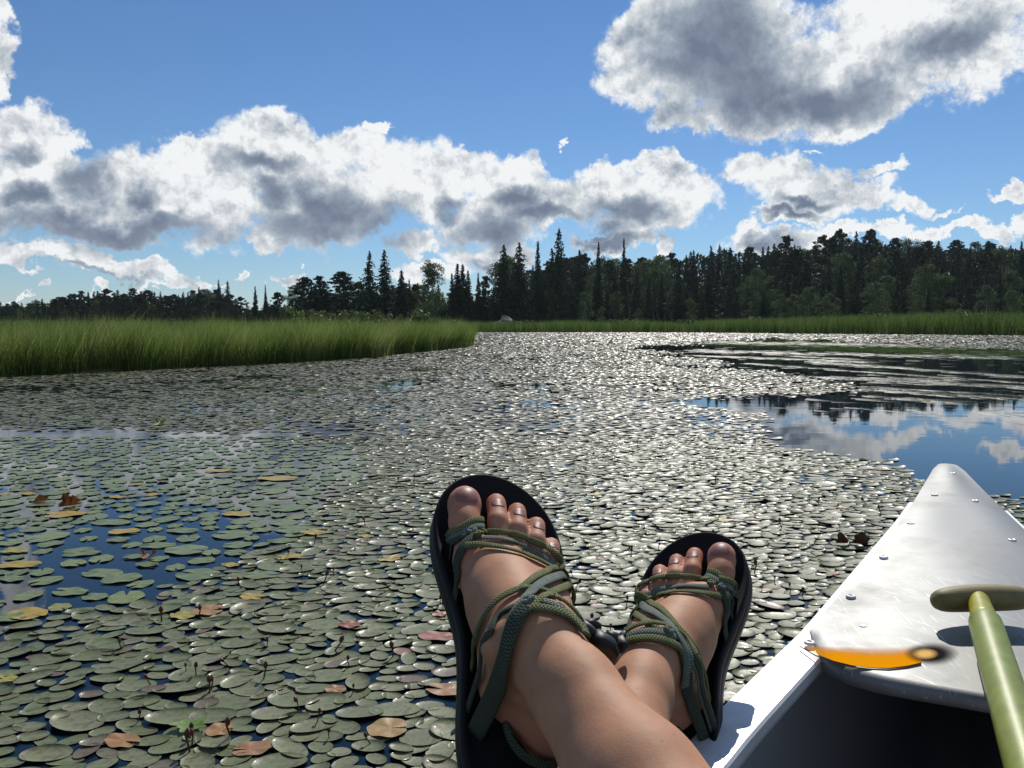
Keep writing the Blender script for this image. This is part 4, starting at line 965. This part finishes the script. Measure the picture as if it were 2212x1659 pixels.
def foot_prims(side):
    """round cones (a, b, ra, rb, blend) in the foot's own frame: medial, length, dorsal"""
    P = [((-.024, .024, .028), (-.005, .055, .034), .0200, .0265, .012), ((-.022, .028, .034), (-.014, .028, .072), .020, .019, .02), ((0, .055, .036), (.010, .115, .030), .027, .024, .015), ((0, .055, .036), (-.018, .120, .022), .024, .019, .015),
         ((.012, .115, .030), (.0275, .164, .0205), .022, .0195, .012), ((-.016, .115, .022), (-.031, .148, .0165), .019, .0150, .012), ((-.002, .11, .030), (.004, .163, .0185), .022, .0155, .012), ((-.012, .12, .026), (-.014, .157, .0175), .020, .0150, .012),
         ((0, .060, .078), (.006, .120, .044), .030, .0235, .020), ((.004, .10, .052), (.012, .160, .0275), .022, .0175, .018), ((0, .052, .075), (0, .047, .108), .0275, .0228, .015), ((-.020, .078, .046), (-.032, .128, .020), .026, .018, .015), ((-.012, .075, .066), (-.016, .115, .036), .026, .020, .015),
         ((.025, .050, .088), (.022, .050, .092), .012, .011, .012), ((-.025, .042, .080), (-.022, .044, .086), .012, .011, .012)]
    # toes
    P += [((.029, .168, .0205), (.037, .203, .0205), .0142, .0128, .006), ((.037, .203, .0205), (.0368, .223, .0198), .0128, .0141, .006), ((.0368, .223, .0198), (.0364, .228, .0194), .0141, .0133, .005)]
    for base, kn, tip, r in (((.008, .170, .018), (.0080, .206, .0220), (.0070, .233, .0140), .0089), ((-.006, .166, .017), (-.0095, .200, .0215), (-.0120, .226, .0135), .0083),
                            ((-.019, .158, .016), (-.0255, .190, .0200), (-.0290, .213, .0128), .0081), ((-.031, .156, .016), (-.0375, .176, .0175), (-.0415, .193, .0112), .0078)):
        P += [(base, kn, r * 1.02, r, .0035), (kn, tip, r, r * 1.03, .003)]
    # shadowed grooves between toes come from the small blends above
    return P
LEG = {'R': dict(knee=(.160, -.285, -.205), hip=(.11, -.55, .10)), 'L': dict(knee=(.000, -.318, -.330), hip=(-.09, -.55, .09))}
def all_prims():
    out = []
    for side in 'RL':
        for a, b, ra, rb, k in foot_prims(side):
            A, B = loc2cam(side, [a, b]); out.append((A, B, ra, rb, k))
        ank = loc2cam(side, [(0, .047, .105)])[0]; kn = np.array(LEG[side]['knee']); hip = np.array(LEG[side]['hip']); d = (kn - ank)
        back = loc2cam(side, [(0, -.04, .105)])[0] - ank; back -= d * (back @ d) / (d @ d); back /= np.linalg.norm(back)
        s = 1.0
        for t0, t1, r0, r1 in ((0, .14, .0225, .0236), (.14, .34, .0236, .0305), (.34, .62, .0305, .041), (.62, 1, .041, .048)): out.append((ank + d * t0, ank + d * t1, r0 * s, r1 * s, .012))
        out.append((ank + d * .30 + back * .012, ank + d * .72 + back * .022, .021, .038, .02)); out.append((ank + back * .014, ank + d * .3 + back * .012, .013, .019, .015))   # calf, tendon
        out.append((kn, kn + (hip - kn) * .5, .052, .068, .02)); out.append((kn + (hip - kn) * .5, hip, .068, .082, .02))
    out.append((np.array([-.09, -.55, .10]), np.array([.11, -.55, .10]), .10, .10, .04)); return out
def body_mesh():
    h = .0021; lo = np.array([-.21, -.67, -.90]); hi = np.array([.235, -.02, .22]); prims = all_prims()
    # only the window the figure fills, in slabs coarse enough for memory
    dim = np.ceil((hi - lo) / h).astype(int); D = np.full(dim, .05, np.float32)
    ax = [lo[i] + h * np.arange(dim[i], dtype=np.float32) for i in range(3)]
    for A, B, ra, rb, k in prims:
        pad = max(ra, rb) + .026; i0 = np.maximum(((np.minimum(A, B) - pad - lo) / h).astype(int), 0); i1 = np.minimum(((np.maximum(A, B) + pad - lo) / h).astype(int) + 1, dim)
        if (i1 <= i0).any(): continue
        sl = tuple(slice(a, b) for a, b in zip(i0, i1)); X = ax[0][sl[0]][:, None, None]; Y = ax[1][sl[1]][None, :, None]; Z = ax[2][sl[2]][None, None, :]
        d = (B - A).astype(np.float32); L2 = float(d @ d) + 1e-12; px, py, pz = X - A[0], Y - A[1], Z - A[2]
        t = np.clip((px * d[0] + py * d[1] + pz * d[2]) / L2, 0, 1)
        q = np.sqrt((px - d[0] * t) ** 2 + (py - d[1] * t) ** 2 + (pz - d[2] * t) ** 2) - (ra + (rb - ra) * t)
        c = D[sl]; hh = np.maximum(k - np.abs(c - q), 0) / k; D[sl] = np.minimum(c, q) - hh * hh * k * .25
    # surface nets
    ins = D < 0; cnt = np.zeros(np.array(dim) - 1, np.int8)
    for a in (0, 1):
        for b in (0, 1):
            for c in (0, 1): cnt += ins[a:dim[0] - 1 + a, b:dim[1] - 1 + b, c:dim[2] - 1 + c]
    act = (cnt > 0) & (cnt < 8); I = np.argwhere(act); idx = np.full(cnt.shape, -1, np.int32); idx[act] = np.arange(len(I))
    acc = np.zeros((len(I), 3)); n = np.zeros(len(I)); cor = [(a, b, c) for a in (0, 1) for b in (0, 1) for c in (0, 1)]
    val = {c: D[I[:, 0] + c[0], I[:, 1] + c[1], I[:, 2] + c[2]] for c in cor}
    for a in cor:
        for k in range(3):
            if a[k] == 0:
                b = list(a); b[k] = 1; b = tuple(b); va, vb = val[a], val[b]; m = (va < 0) != (vb < 0); t = va[m] / (va[m] - vb[m])
                p = np.tile(np.array(a, float), (m.sum(), 1)); p[:, k] += t; acc[m] += p; n[m] += 1
    V = lo + h * (I + acc / n[:, None]); F = []
    for k in range(3):
        o = [0, 1, 2]; o.remove(k); s0 = [slice(0, -1)] * 3; s1 = [slice(0, -1)] * 3; s1[k] = slice(1, None)
        for q in o: s0[q] = slice(1, -1); s1[q] = slice(1, -1)
        s0[k] = slice(0, dim[k] - 1); s1[k] = slice(1, dim[k])
        a, b = ins[tuple(s0)], ins[tuple(s1)]; E = np.argwhere(a != b); fl = a[tuple(E.T)]; E[:, o[0]] += 1; E[:, o[1]] += 1
        def cell(da, db):
            e = E.copy(); e[:, o[0]] -= da; e[:, o[1]] -= db; return idx[tuple(e.T)]
        q = np.stack([cell(1, 1), cell(0, 1), cell(0, 0), cell(1, 0)], 1)
        if k == 1: fl = ~fl
        q[~fl] = q[~fl][:, ::-1]; F.append(q)
    F = np.concatenate(F); F = F[(F >= 0).all(1)]
    # relax twice
    for _ in range(3):
        S = np.zeros_like(V); c = np.zeros(len(V))
        for a in range(4):
            i, j = F[:, a], F[:, (a + 1) % 4]; np.add.at(S, i, V[j]); np.add.at(c, i, 1); np.add.at(S, j, V[i]); np.add.at(c, j, 1)
        V = .5 * V + .5 * S / c[:, None]
    return V, F
BV, BF = body_mesh(); BW = cam2world(BV)
# how red the skin is: toes, knuckles, heels (own colour of the skin)
red = np.zeros(len(BV))
for side in 'RL':
    q = cam2loc(side, BV); near = (np.abs(q[:, 0]) < .06) & (q[:, 2] < .06) & (q[:, 2] > -.01) & (q[:, 1] < .26)
    red = np.maximum(red, np.where(near, np.clip((q[:, 1] - .185) / .04, 0, 1) * .8, 0))
    for c, rr in (((.030, .172, .03), .022), ((-.035, .155, .02), .018), ((0, .01, .03), .03)): red = np.maximum(red, .75 * np.exp(-(np.linalg.norm(q - np.array(c), axis=1) / rr) ** 2))
def m_skin():
    m = material('skin', rough=.62, spec=.28); t = NT(m); p = t.coord(); r = t.attr('red')
    c = t.mix(r, (.50, .255, .140), (.48, .165, .10)); bl = t.noise(p, 38, 5, .6); c = t.mix(t.ramp(bl, [(.35, (0, 0, 0)), (.7, (.55, .55, .55))]), c, (.33, .14, .08))
    fr = t.ramp(t.noise(p, 260, 3, .5), [(.66, (0, 0, 0)), (.74, (.35, .35, .35))]); c = t.mix(fr, c, (.24, .11, .07)); t.base(c)
    t.b.inputs['Subsurface Weight'].default_value = .12; t.b.inputs['Subsurface Radius'].default_value = (.008, .003, .0015)
    h = t.n('ShaderNodeMath', {0: t.noise(p, 900, 3, .6), 1: t.n('ShaderNodeMath', {0: t.noise(p, 120, 3), 1: 2.}, operation='MULTIPLY').outputs[0]}, operation='ADD').outputs[0]
    t.bump(h, .13, .0010); return m
person = link('person', mesh_np('person', BW, [BF], True, {'red': red}), m_skin())
tag(person, 'person lying back, bare legs crossed at the ankles, feet in strappy sandals', 'person')
bvh = BVHTree.FromPolygons([Vector(v) for v in BW], BF.tolist())
print('body', len(BV), len(BF))

# toenails: curved plates lying on the toes
M_NAIL = material('toenail', (.29, .125, .095), .48, spec=.35)
TOES = [((.0368, .2235, .034), (.0108, .0098)), ((.0072, .2265, .030), (.0063, .0058)), ((-.0118, .2190, .028), (.0059, .0054)), ((-.0287, .2065, .027), (.0055, .0050)), ((-.041, .188, .024), (.0046, .0042))]
TD = [(0, 0, -1), (0, -.4, -1), (0, -.55, -1), (0, -.5, -1), (-.0, -.5, -1)]
for side in 'RL':
    for (c, (a, b)), dd in zip(TOES, TD):
        V = []; F = []; nr = 20; rings = (.35, .7, .92, 1.0); dl = Vector(dd).normalized(); c0, c1 = l2w(side, [c, (c[0] + dl.x, c[1] + dl.y, c[2] + dl.z)]); dw = Vector(c1 - c0).normalized()
        bx = Vector(l2w(side, [(c[0] + 1, c[1], c[2])])[0] - c0).normalized(); by = dw.cross(bx).normalized(); fw = Vector(l2w(side, [(c[0], c[1] + 1, c[2])])[0] - c0)
        if by.dot(fw) < 0: by = -by
        def hit(x, y, lift):
            o = Vector(c0) + bx * x + by * y - dw * .02; h_ = bvh.ray_cast(o, dw, .06)
            return (h_[0] + h_[1] * lift) if h_[0] is not None else None
        ctr = hit(0, 0, .0004)
        if ctr is None: continue
        V.append(ctr); ok = True
        for q in rings:
            for i in range(nr):
                an = 6.283 * i / nr; sx = math.copysign(abs(math.cos(an)) ** .75, math.cos(an)); sy = math.copysign(abs(math.sin(an)) ** .8, math.sin(an))
                p = hit(a * q * sx, b * q * sy, .0004 if q < 1 else -.0004); V.append(p if p is not None else V[-1])
        F3 = [(0, 1 + i, 1 + (i + 1) % nr) for i in range(nr)]; F4 = []
        for k in range(len(rings) - 1):
            s0 = 1 + k * nr; F4 += [(s0 + i, s0 + nr + i, s0 + nr + (i + 1) % nr, s0 + (i + 1) % nr) for i in range(nr)]
        link('toenail', mesh_np('toenail', [tuple(v) for v in V], [np.array(F3), np.array(F4)], True), M_NAIL, person)

# ------------------------------------------------------------------ the sandals
SOLE_W = [(-.020, .012, -.012), (-.014, .024, -.024), (0, .0325, -.0325), (.03, .037, -.037), (.07, .035, -.037), (.11, .036, -.042), (.15, .047, -.050), (.19, .0585, -.0555), (.215, .0610, -.052), (.235, .0595, -.044), (.252, .054, -.031), (.264, .041, -.014), (.271, .024, .004)]
def sole_at(y):
    a = np.array(SOLE_W); return float(np.interp(y, a[:, 0], a[:, 1])), float(np.interp(y, a[:, 0], a[:, 2]))
def smooth_outline():
    a = np.array(SOLE_W); med = [(x, y) for y, x, _ in a]; lat = [(x, y) for y, _, x in a][::-1]; P = np.array(med + lat); n = 120
    cl = np.vstack([P, P[:1]]); s = np.r_[0, np.cumsum(np.linalg.norm(np.diff(cl, axis=0), axis=1))]; t = np.linspace(0, s[-1], n, endpoint=False); Q = np.stack([np.interp(t, s, cl[:, 0]), np.interp(t, s, cl[:, 1])], 1)
    for _ in range(14): Q = .5 * Q + .25 * (np.roll(Q, 1, 0) + np.roll(Q, -1, 0))
    return Q * np.array([1.02, 1]) 
def sole_mesh(side, layers):
    """layers: list of (scale inset metres, z) from the middle of the top outwards and down; each a ring of the outline"""
    Q = smooth_outline(); n = len(Q); cen = np.array([.002, .125]); nrm = np.stack([np.roll(Q, -1, 0)[:, 1] - np.roll(Q, 1, 0)[:, 1], -(np.roll(Q, -1, 0)[:, 0] - np.roll(Q, 1, 0)[:, 0])], 1); nrm /= np.linalg.norm(nrm, axis=1)[:, None]
    if ((Q - cen) * nrm).sum() < 0: nrm = -nrm
    V = []; F = []
    def bend(p): return .010 * max(0, (p[1] - .19) / .08) ** 2 + .004 * math.exp(-((p[1] - .10) / .04) ** 2)
    for kind, val, z in layers:
        R_ = (cen + (Q - cen) * val) if kind == 's' else Q + nrm * val
        for p in R_: V.append((p[0], p[1], z + bend(p)))
    for k in range(len(layers) - 1):
        for i in range(n): a = k * n + i; b = k * n + (i + 1) % n; F.append((a, b, b + n, a + n))
    return l2w(side, V), F
M_SOLE = material('black_rubber', (.011, .011, .012), .55, spec=.35); M_FOOTBED = material('black_footbed', (.010, .010, .010), .75, spec=.25); NT(M_FOOTBED).bump(NT(M_FOOTBED).noise(NT(M_FOOTBED).coord(), 700, 2), .4, .001)
def m_cord(name, c0, c1, dark):
    m = material(name, rough=.85, spec=.15); t = NT(m); uv = t.n('ShaderNodeUVMap').outputs[0]; sp = t.n('ShaderNodeSeparateXYZ', {0: uv})
    def wave(x, f): return t.n('ShaderNodeMath', {0: t.n('ShaderNodeMath', {0: x, 1: f}, operation='MULTIPLY').outputs[0]}, operation='SINE').outputs[0]
    pr = t.n('ShaderNodeMath', {0: wave(sp.outputs[0], 2 * math.pi / .0024), 1: wave(sp.outputs[1], 2 * math.pi * 6)}, operation='MULTIPLY').outputs[0]
    f = t.n('ShaderNodeMapRange', {0: pr, 1: -.35, 2: .35}).outputs[0]; big = t.noise(t.coord(), 120, 3); mid = t.mix(t.ramp(big, [(.4, (0, 0, 0)), (.6, (1, 1, 1))]), c0, c1)
    t.base(t.mix(f, dark, mid)); t.bump(f, .8, .0006); return m
M_OLIVE = m_cord('olive_cord', (.21, .23, .085), (.27, .28, .12), (.055, .064, .032)); M_GREY = m_cord('grey_green_cord', (.20, .24, .20), (.26, .30, .25), (.075, .09, .078)); M_DKGREEN = m_cord('dark_green_cord', (.075, .095, .060), (.09, .11, .075), (.035, .042, .03))
M_BUCKLE = material('black_plastic', (.012, .012, .013), .5, spec=.4)
def catmull(P, per=8):
    P = [P[0]] + list(P) + [P[-1]]; out = []
    for i in range(1, len(P) - 2):
        for k in range(per):
            t = k / per; a, b, c, d = P[i - 1], P[i], P[i + 1], P[i + 2]; out.append(.5 * ((2 * b) + (c - a) * t + (2 * a - 5 * b + 4 * c - d) * t * t + (3 * b - 3 * c + d - a) * t ** 3))
    out.append(P[-2]); return out
def Z1(x, y): return ((1060 + x * .26522) * .86406, (1160 + y * .26522) * .86406)
def Z2(x, y): return ((1480 + x * .26522) * .86406, (1280 + y * .26522) * .86406)
def Z3(x, y): return ((1100 + x * .31646) * .86406, (1480 + y * .31646) * .86406)
CAMP = Vector((0, 0, EYE))
def surf(side, u, v):
    d = Vector(dir_of(u, v)).normalized(); h = bvh.ray_cast(CAMP, d, 2.0)
    if h[0] is not None and abs(cam2loc(side, world2cam(np.array(h[0])))[0][0]) < .075 and cam2loc(side, world2cam(np.array(h[0])))[0][2] < .14: return h[0], h[1]
    best = None; t = (Vector(l2w(side, [(0, .1, .04)])[0]) - CAMP).length
    for k in range(-60, 61):
        p = CAMP + d * (t + k * .003); q = bvh.find_nearest(p)
        if best is None or q[3] < best[0]: best = (q[3], q[0], q[1], p)
    return (best[1] if best[0] > .006 else best[3]), best[2]
def cord(side, pts, mat, w=.0026, h=.0017, lift=.0008, start=None, end=None, parent=None, name='strap', locs=None, pushed=True):
    """a flat braided cord laid over the foot through the given places; start/end 'm' or 'l' run down to that edge of the sole"""
    path = []
    for (u, v) in catmull([np.array(p, float) for p in pts], 5): p, n_ = surf(side, u, v); path.append(Vector(p))
    def down(p0, prev):
        q = cam2loc(side, world2cam(np.array(p0)))[0]; pq = cam2loc(side, world2cam(np.array(prev)))[0]; med, lat = sole_at(q[1]); return q, pq, med, lat
    def tail(seq, mode):
        q, pq, med, lat = down(seq[-1], seq[-3]); x1 = (med - .010) if mode == 'm' else (lat + .008); dy = (q[1] - pq[1]); dy = max(-.006, min(.006, dy * 2))
        xo = x1 if abs(x1) > abs(q[0]) - .004 else q[0]
        return seq + [Vector(l2w(side, [(q[0] + (xo - q[0]) * a, q[1] + dy * a, q[2] * (1 - a) + .001)])[0]) for a in (.35, .7, 1.0)]
    if end: path = tail(path, end)
    if start: path = tail(path[::-1], start)[::-1]
    P = catmull(path, 3)
    for _ in range(3): P = [P[0]] + [(P[i - 1] + P[i] * 2 + P[i + 1]) / 4 for i in range(1, len(P) - 1)] + [P[-1]]
    out = []; N = []
    for p in P:
        q, n_, i_, d_ = bvh.find_nearest(p); out_ = (p - q).dot(n_)
        if out_ < h * .9 + lift: p = q + n_ * (h * .9 + lift)
        out.append(p); N.append(n_)
    for _ in range(2): out = [out[0]] + [(out[i - 1] + out[i] * 2 + out[i + 1]) / 4 for i in range(1, len(out) - 1)] + [out[-1]]
    return tube(out, N, w, h, mat, parent, name)
def tube(P, N, w, h, mat, parent, name):
    w = w * 1.12 if w < .004 else w; n = 10; V = []; F = []; s = 0; uvs = []
    prev = None
    for k, p in enumerate(P):
        t = (P[min(k + 1, len(P) - 1)] - P[max(k - 1, 0)]); t = t.normalized() if t.length > 1e-9 else Vector((0, 1, 0)); nn = N[k] - t * N[k].dot(t)
        nn = nn.normalized() if nn.length > 1e-6 else (prev or Vector((0, 0, 1)));
        if prev is not None: nn = (nn * .5 + prev * .5); nn = (nn - t * nn.dot(t)).normalized()
        prev = nn; b = t.cross(nn)
        if k: s += (p - P[k - 1]).length
        for i in range(n):
            a = 6.283185 * i / n; cx = math.copysign(abs(math.cos(a)) ** .8, math.cos(a)); V.append(p + b * cx * w + nn * math.sin(a) * h); uvs.append((s, i / n))
    for k in range(len(P) - 1):
        for i in range(n): a = k * n + i; b_ = k * n + (i + 1) % n; F.append((a, b_, b_ + n, a + n))
    c = len(V); V.append(P[0]); V.append(P[-1]); F3 = [(c, (i + 1) % n, i) for i in range(n)] + [(c + 1, (len(P) - 1) * n + i, (len(P) - 1) * n + (i + 1) % n) for i in range(n)]; uvs += [(0, 0), (s, 0)]
    o = parent; org = Vector(o.location) if o is not None and o.type == 'EMPTY' else (Vector(o.parent.location) if o is not None and o.parent is not None else Vector())
    me = mesh_np(name, [tuple(v - org) for v in V], [np.array(F), np.array(F3)], True); ul = me.uv_layers.new(name='UVMap')
    li = np.zeros(len(me.loops), np.int32); me.loops.foreach_get('vertex_index', li); UV = np.array(uvs, np.float32)[li]
    # keep v from wrapping backwards across the seam
    UV2 = UV.reshape(-1, 2); k4 = len(F) * 4
    q = UV2[:k4].reshape(-1, 4, 2); wrap = (q[:, :, 1].max(1) - q[:, :, 1].min(1)) > .5; q[wrap, :, 1] = np.where(q[wrap, :, 1] < .5, q[wrap, :, 1] + 1, q[wrap, :, 1]); ul.data.foreach_set('uv', UV2.ravel())
    return link(name, me, mat, parent)
def knot(side, u, v, r, mat, parent, lift=.004):
    lift *= .7; p, n_ = surf(side, u, v); p = Vector(p) + n_ * lift; b = n_.orthogonal().normalized(); c = n_.cross(b); pts = []; ns = []
    for k in range(26):
        a = k / 25 * 6.283 * 1.6; pts.append(p + (b * math.cos(a) + c * math.sin(a) * .7) * r * .62 + n_ * (.0012 * math.sin(a * 1.5))); ns.append(n_)
    tube(pts, ns, .0021, .0016, mat, parent, 'knot')

def sandal(side):
    o = Vector(l2w(side, [(0, .1, 0)])[0]); e = empty('sandal', o)
    tag(e, 'black-soled sandal with green cord straps on the left-hand foot, the larger-looking one lying higher' if side == 'R' else 'black-soled sandal with green cord straps on the foot beside the canoe, lying lower', 'sandal', 'pair of sandals on the crossed feet')
    def put(name, VF, mat): return link(name, mesh_np(name, VF[0] - np.array(o), [np.array(VF[1])], True), mat, e)
    put('footbed', sole_mesh(side, [('s', .01, -.0005), ('s', .5, -.0005), ('s', .85, -.0002), ('o', -.006, .0008), ('o', -.0025, .0022), ('o', -.0008, .0020), ('o', .0002, .0002), ('o', .0004, -.003)]), M_FOOTBED)
    put('sole', sole_mesh(side, [('o', -.0006, -.0025), ('o', .0002, -.0030), ('o', .0008, -.009), ('o', .0002, -.0105), ('o', .0010, -.012), ('o', .0012, -.021), ('o', -.001, -.0235), ('o', -.004, -.0245), ('s', .5, -.0245), ('s', .01, -.0245)]), M_SOLE)
    return e
SR, SLf = sandal('R'), sandal('L')
O, G, K = M_OLIVE, M_GREY, M_DKGREEN
def cords(side, Z, par, lst):
    for pts, mat, w, lift, st, en in lst: cord(side, [Z(*p) for p in pts], mat, w, .0012, lift, st, en, par)
cords('R', Z1, SR, [
 ([(540,648),(700,650),(860,672),(1000,722),(1130,785),(1240,865),(1300,945),(1325,1010)], O, .0026, .0014, None, None),
 ([(555,716),(700,722),(850,750),(980,805),(1100,868),(1180,930),(1225,975)], G, .0028, .0012, None, None),
 ([(400,785),(520,778),(700,805),(880,850),(1020,900),(1130,955),(1235,1015)], O, .0028, .0016, None, None),
 ([(240,655),(340,615),(450,545),(545,528)], O, .0026, .0010, 'm', None), ([(250,700),(350,665),(450,605),(560,585)], G, .0026, .0006, 'm', None),
 ([(255,765),(330,720),(430,680),(540,690)], K, .0026, .0010, 'm', None),
 ([(470,690),(400,760),(350,850),(325,950),(335,1040)], K, .0052, .0010, None, 'm'),
 ([(1330,995),(1190,1010),(1050,1085),(950,1175),(860,1235),(750,1290),(660,1370),(600,1450)], O, .0027, .0020, None, 'm'),
 ([(1335,1060),(1180,1110),(1050,1205),(985,1290),(900,1400),(850,1480)], G, .0040, .0026, 'l', None),
 ([(1360,1150),(1250,1210),(1120,1290),(1010,1390),(900,1470),(860,1540)], O, .0028, .0020, 'l', None),
 ([(1270,965),(1335,1010),(1370,1090),(1400,1180)], K, .0030, .0030, None, 'l'), ([(1215,960),(1290,985),(1330,1050),(1345,1120),(1390,1200)], O, .0026, .0022, None, 'l'),
 ([(600,1450),(680,1330),(780,1260),(880,1215),(1010,1200),(1150,1232),(1280,1310),(1400,1420),(1510,1570)], O, .0026, .0022, 'm', None),
 ([(880,1360),(960,1300),(1040,1300),(1200,1345),(1330,1420),(1440,1510),(1520,1610)], G, .0029, .0014, None, None),
 ([(900,1470),(960,1415),(1050,1388),(1180,1403),(1330,1455),(1430,1545),(1510,1650)], O, .0029, .0024, None, None),
 ([(640,1600),(670,1500),(740,1420),(830,1370),(920,1345)], K, .0032, .0006, 'm', None)])
cords('R', Z3, SR, [([(700,150),(640,220),(600,320),(570,430),(545,540),(520,630)], K, .0074, .0034, None, 'm')])
knot('R', *Z1(520, 690), .0042, O, SR); knot('R', *Z1(455, 650), .0045, G, SR, .003); knot('R', *Z1(1265, 985), .0046, O, SR, .004); knot('R', *Z1(1000, 1330), .0050, G, SR, .005)
cords('L', Z2, SLf, [
 ([(1110,648),(1000,632),(850,612),(700,615),(560,652),(440,712),(370,780)], O, .0029, .0014, None, None),
 ([(1090,722),(900,712),(750,722),(620,752),(490,805)], G, .0032, .0012, None, None),
 ([(1200,805),(1050,780),(850,768),(700,778),(560,815),(470,840)], O, .0031, .0014, None, None),
 ([(1105,565),(1180,592),(1225,650)], O, .0034, .0010, None, None), ([(1085,610),(1160,645),(1250,700),(1330,720),(1370,740)], G, .0032, .0010, None, 'm'), ([(1190,640),(1280,655),(1350,690),(1375,710)], O, .0028, .0020, None, 'm'),
 ([(1190,720),(1245,820),(1260,930),(1235,1010)], K, .0056, .0012, None, 'm'), ([(1180,790),(1290,800),(1330,860),(1300,900)], K, .0034, .0010, None, 'm'),
 ([(380,830),(500,915),(620,1000),(715,1080),(765,1150),(800,1210),(840,1300),(860,1450),(850,1620)], G, .0042, .0026, 'l', None),
 ([(530,850),(650,925),(735,1020),(800,1100),(880,1180),(960,1290)], O, .0030, .0016, None, 'm'),
 ([(330,905),(430,980),(520,1045),(640,1130),(710,1185),(770,1260)], O, .0030, .0010, 'l', None),
 ([(300,890),(370,800),(440,770),(500,815),(560,850)], O, .0030, .0030, 'l', None), ([(310,810),(360,850),(420,815)], G, .0030, .0040, None, None),
 ([(235,1060),(275,950),(330,885),(400,850)], K, .0032, .0010, None, None),
 ([(325,1160),(420,1100),(550,1070),(650,1080),(760,1115),(860,1190),(930,1290),(965,1370)], O, .0030, .0020, None, 'm'),
 ([(310,1205),(420,1155),(560,1140),(690,1160),(790,1190),(880,1290),(930,1400)], G, .0034, .0010, None, 'm'),
 ([(240,1280),(340,1235),(460,1212),(600,1212),(720,1245),(810,1300),(870,1400),(900,1500)], O, .0034, .0020, None, None),
 ([(780,1130),(850,1220),(930,1340),(965,1420)], K, .0034, .0010, None, 'm'),
 ([(790,1240),(840,1360),(880,1500),(880,1650)], K, .0056, .0014, None, 'm')])
knot('L', *Z2(1120, 692), .0044, O, SLf); knot('L', *Z2(1205, 725), .0040, G, SLf, .004); knot('L', *Z2(360, 810), .0048, O, SLf, .004); knot('L', *Z2(700, 1140), .0052, G, SLf, .005)
# buckles and webbing between the ankles
def blob(pts, radii, mat, par, name, ecc=.55):
    o = Vector(par.location); V, F = loft([p - o for p in pts], radii, 16, [ecc] * len(pts)); return link(name, mesh_np(name, V, [np.array(f) for f in F], True), mat, par)
def at3(x, y, f): return cam_pt(*Z3(x, y), f)
blob([at3(1125, 250, .575), at3(1165, 300, .578), at3(1200, 340, .580), at3(1240, 370, .582)], [.006, .009, .009, .006], M_BUCKLE, SR, 'buckle')
blob([at3(1150, 262, .585), at3(1200, 250, .59), at3(1240, 275, .592), at3(1245, 330, .592)], [.003, .004, .004, .003], M_BUCKLE, SR, 'buckle_loop', 1)
blob([at3(1195, 345, .575), at3(1250, 365, .575), at3(1300, 400, .578), at3(1320, 470, .58), at3(1330, 560, .582)], [.007, .0105, .0115, .0105, .006], M_BUCKLE, SR, 'webbing', .6)
blob([at3(1300, 385, .62), at3(1335, 340, .62), at3(1375, 355, .62), at3(1385, 400, .62)], [.003, .006, .006, .003], M_BUCKLE, SLf, 'buckle', .7)
blob([at3(1470, 380, .630), at3(1420, 410, .630), at3(1380, 440, .628), at3(1350, 470, .624)], [.0085, .010, .009, .005], M_BUCKLE, SLf, 'webbing', .5)
blob([at3(1465, 310, .635), at3(1440, 345, .635), at3(1400, 400, .632)], [.002, .0045, .006], M_BUCKLE, SLf, 'webbing_end', .5)
# heel loop behind the left-hand leg
def heel(side, par):
    for dz, w in ((.030, .0060),):
        P = []; N = []
        for k in range(25):
            a = math.pi * (1.0 * k / 24); x = -.016 + .027 * math.cos(a); y = .032 - .034 * math.sin(a); P.append(Vector(l2w(side, [(x, y, dz)])[0])); c = l2w(side, [(x * 2, y - .03 * math.sin(a), dz)])[0] - l2w(side, [(x, y, dz)])[0]; N.append(Vector(c).normalized())
        tube(P, N, w, .0016, M_DKGREEN, par, 'heel_strap')
heel('R', SR); heel('L', SLf)

# thin summer haze: one box of air round everything
hm = bpy.data.materials.new('haze'); hm.use_nodes = True; ht = hm.node_tree; ht.nodes.clear(); hv = ht.nodes.new('ShaderNodeVolumePrincipled'); ho = ht.nodes.new('ShaderNodeOutputMaterial')
hv.inputs['Color'].default_value = (.80, .88, 1, 1); hv.inputs['Density'].default_value = .00011; hv.inputs['Anisotropy'].default_value = .3; ht.links.new(hv.outputs[0], ho.inputs['Volume'])
x0, x1, y0, y1, z0, z1 = -1100, 1100, -70, 1150, -1.3, 45
hz = link('haze', mesh_np('haze', [(x, y, z) for z in (z0, z1) for y in (y0, y1) for x in (x0, x1)], [np.array([[0, 2, 3, 1], [4, 5, 7, 6], [0, 1, 5, 4], [2, 6, 7, 3], [0, 4, 6, 2], [1, 3, 7, 5]])], False), hm); tag(hz, kind='stuff')
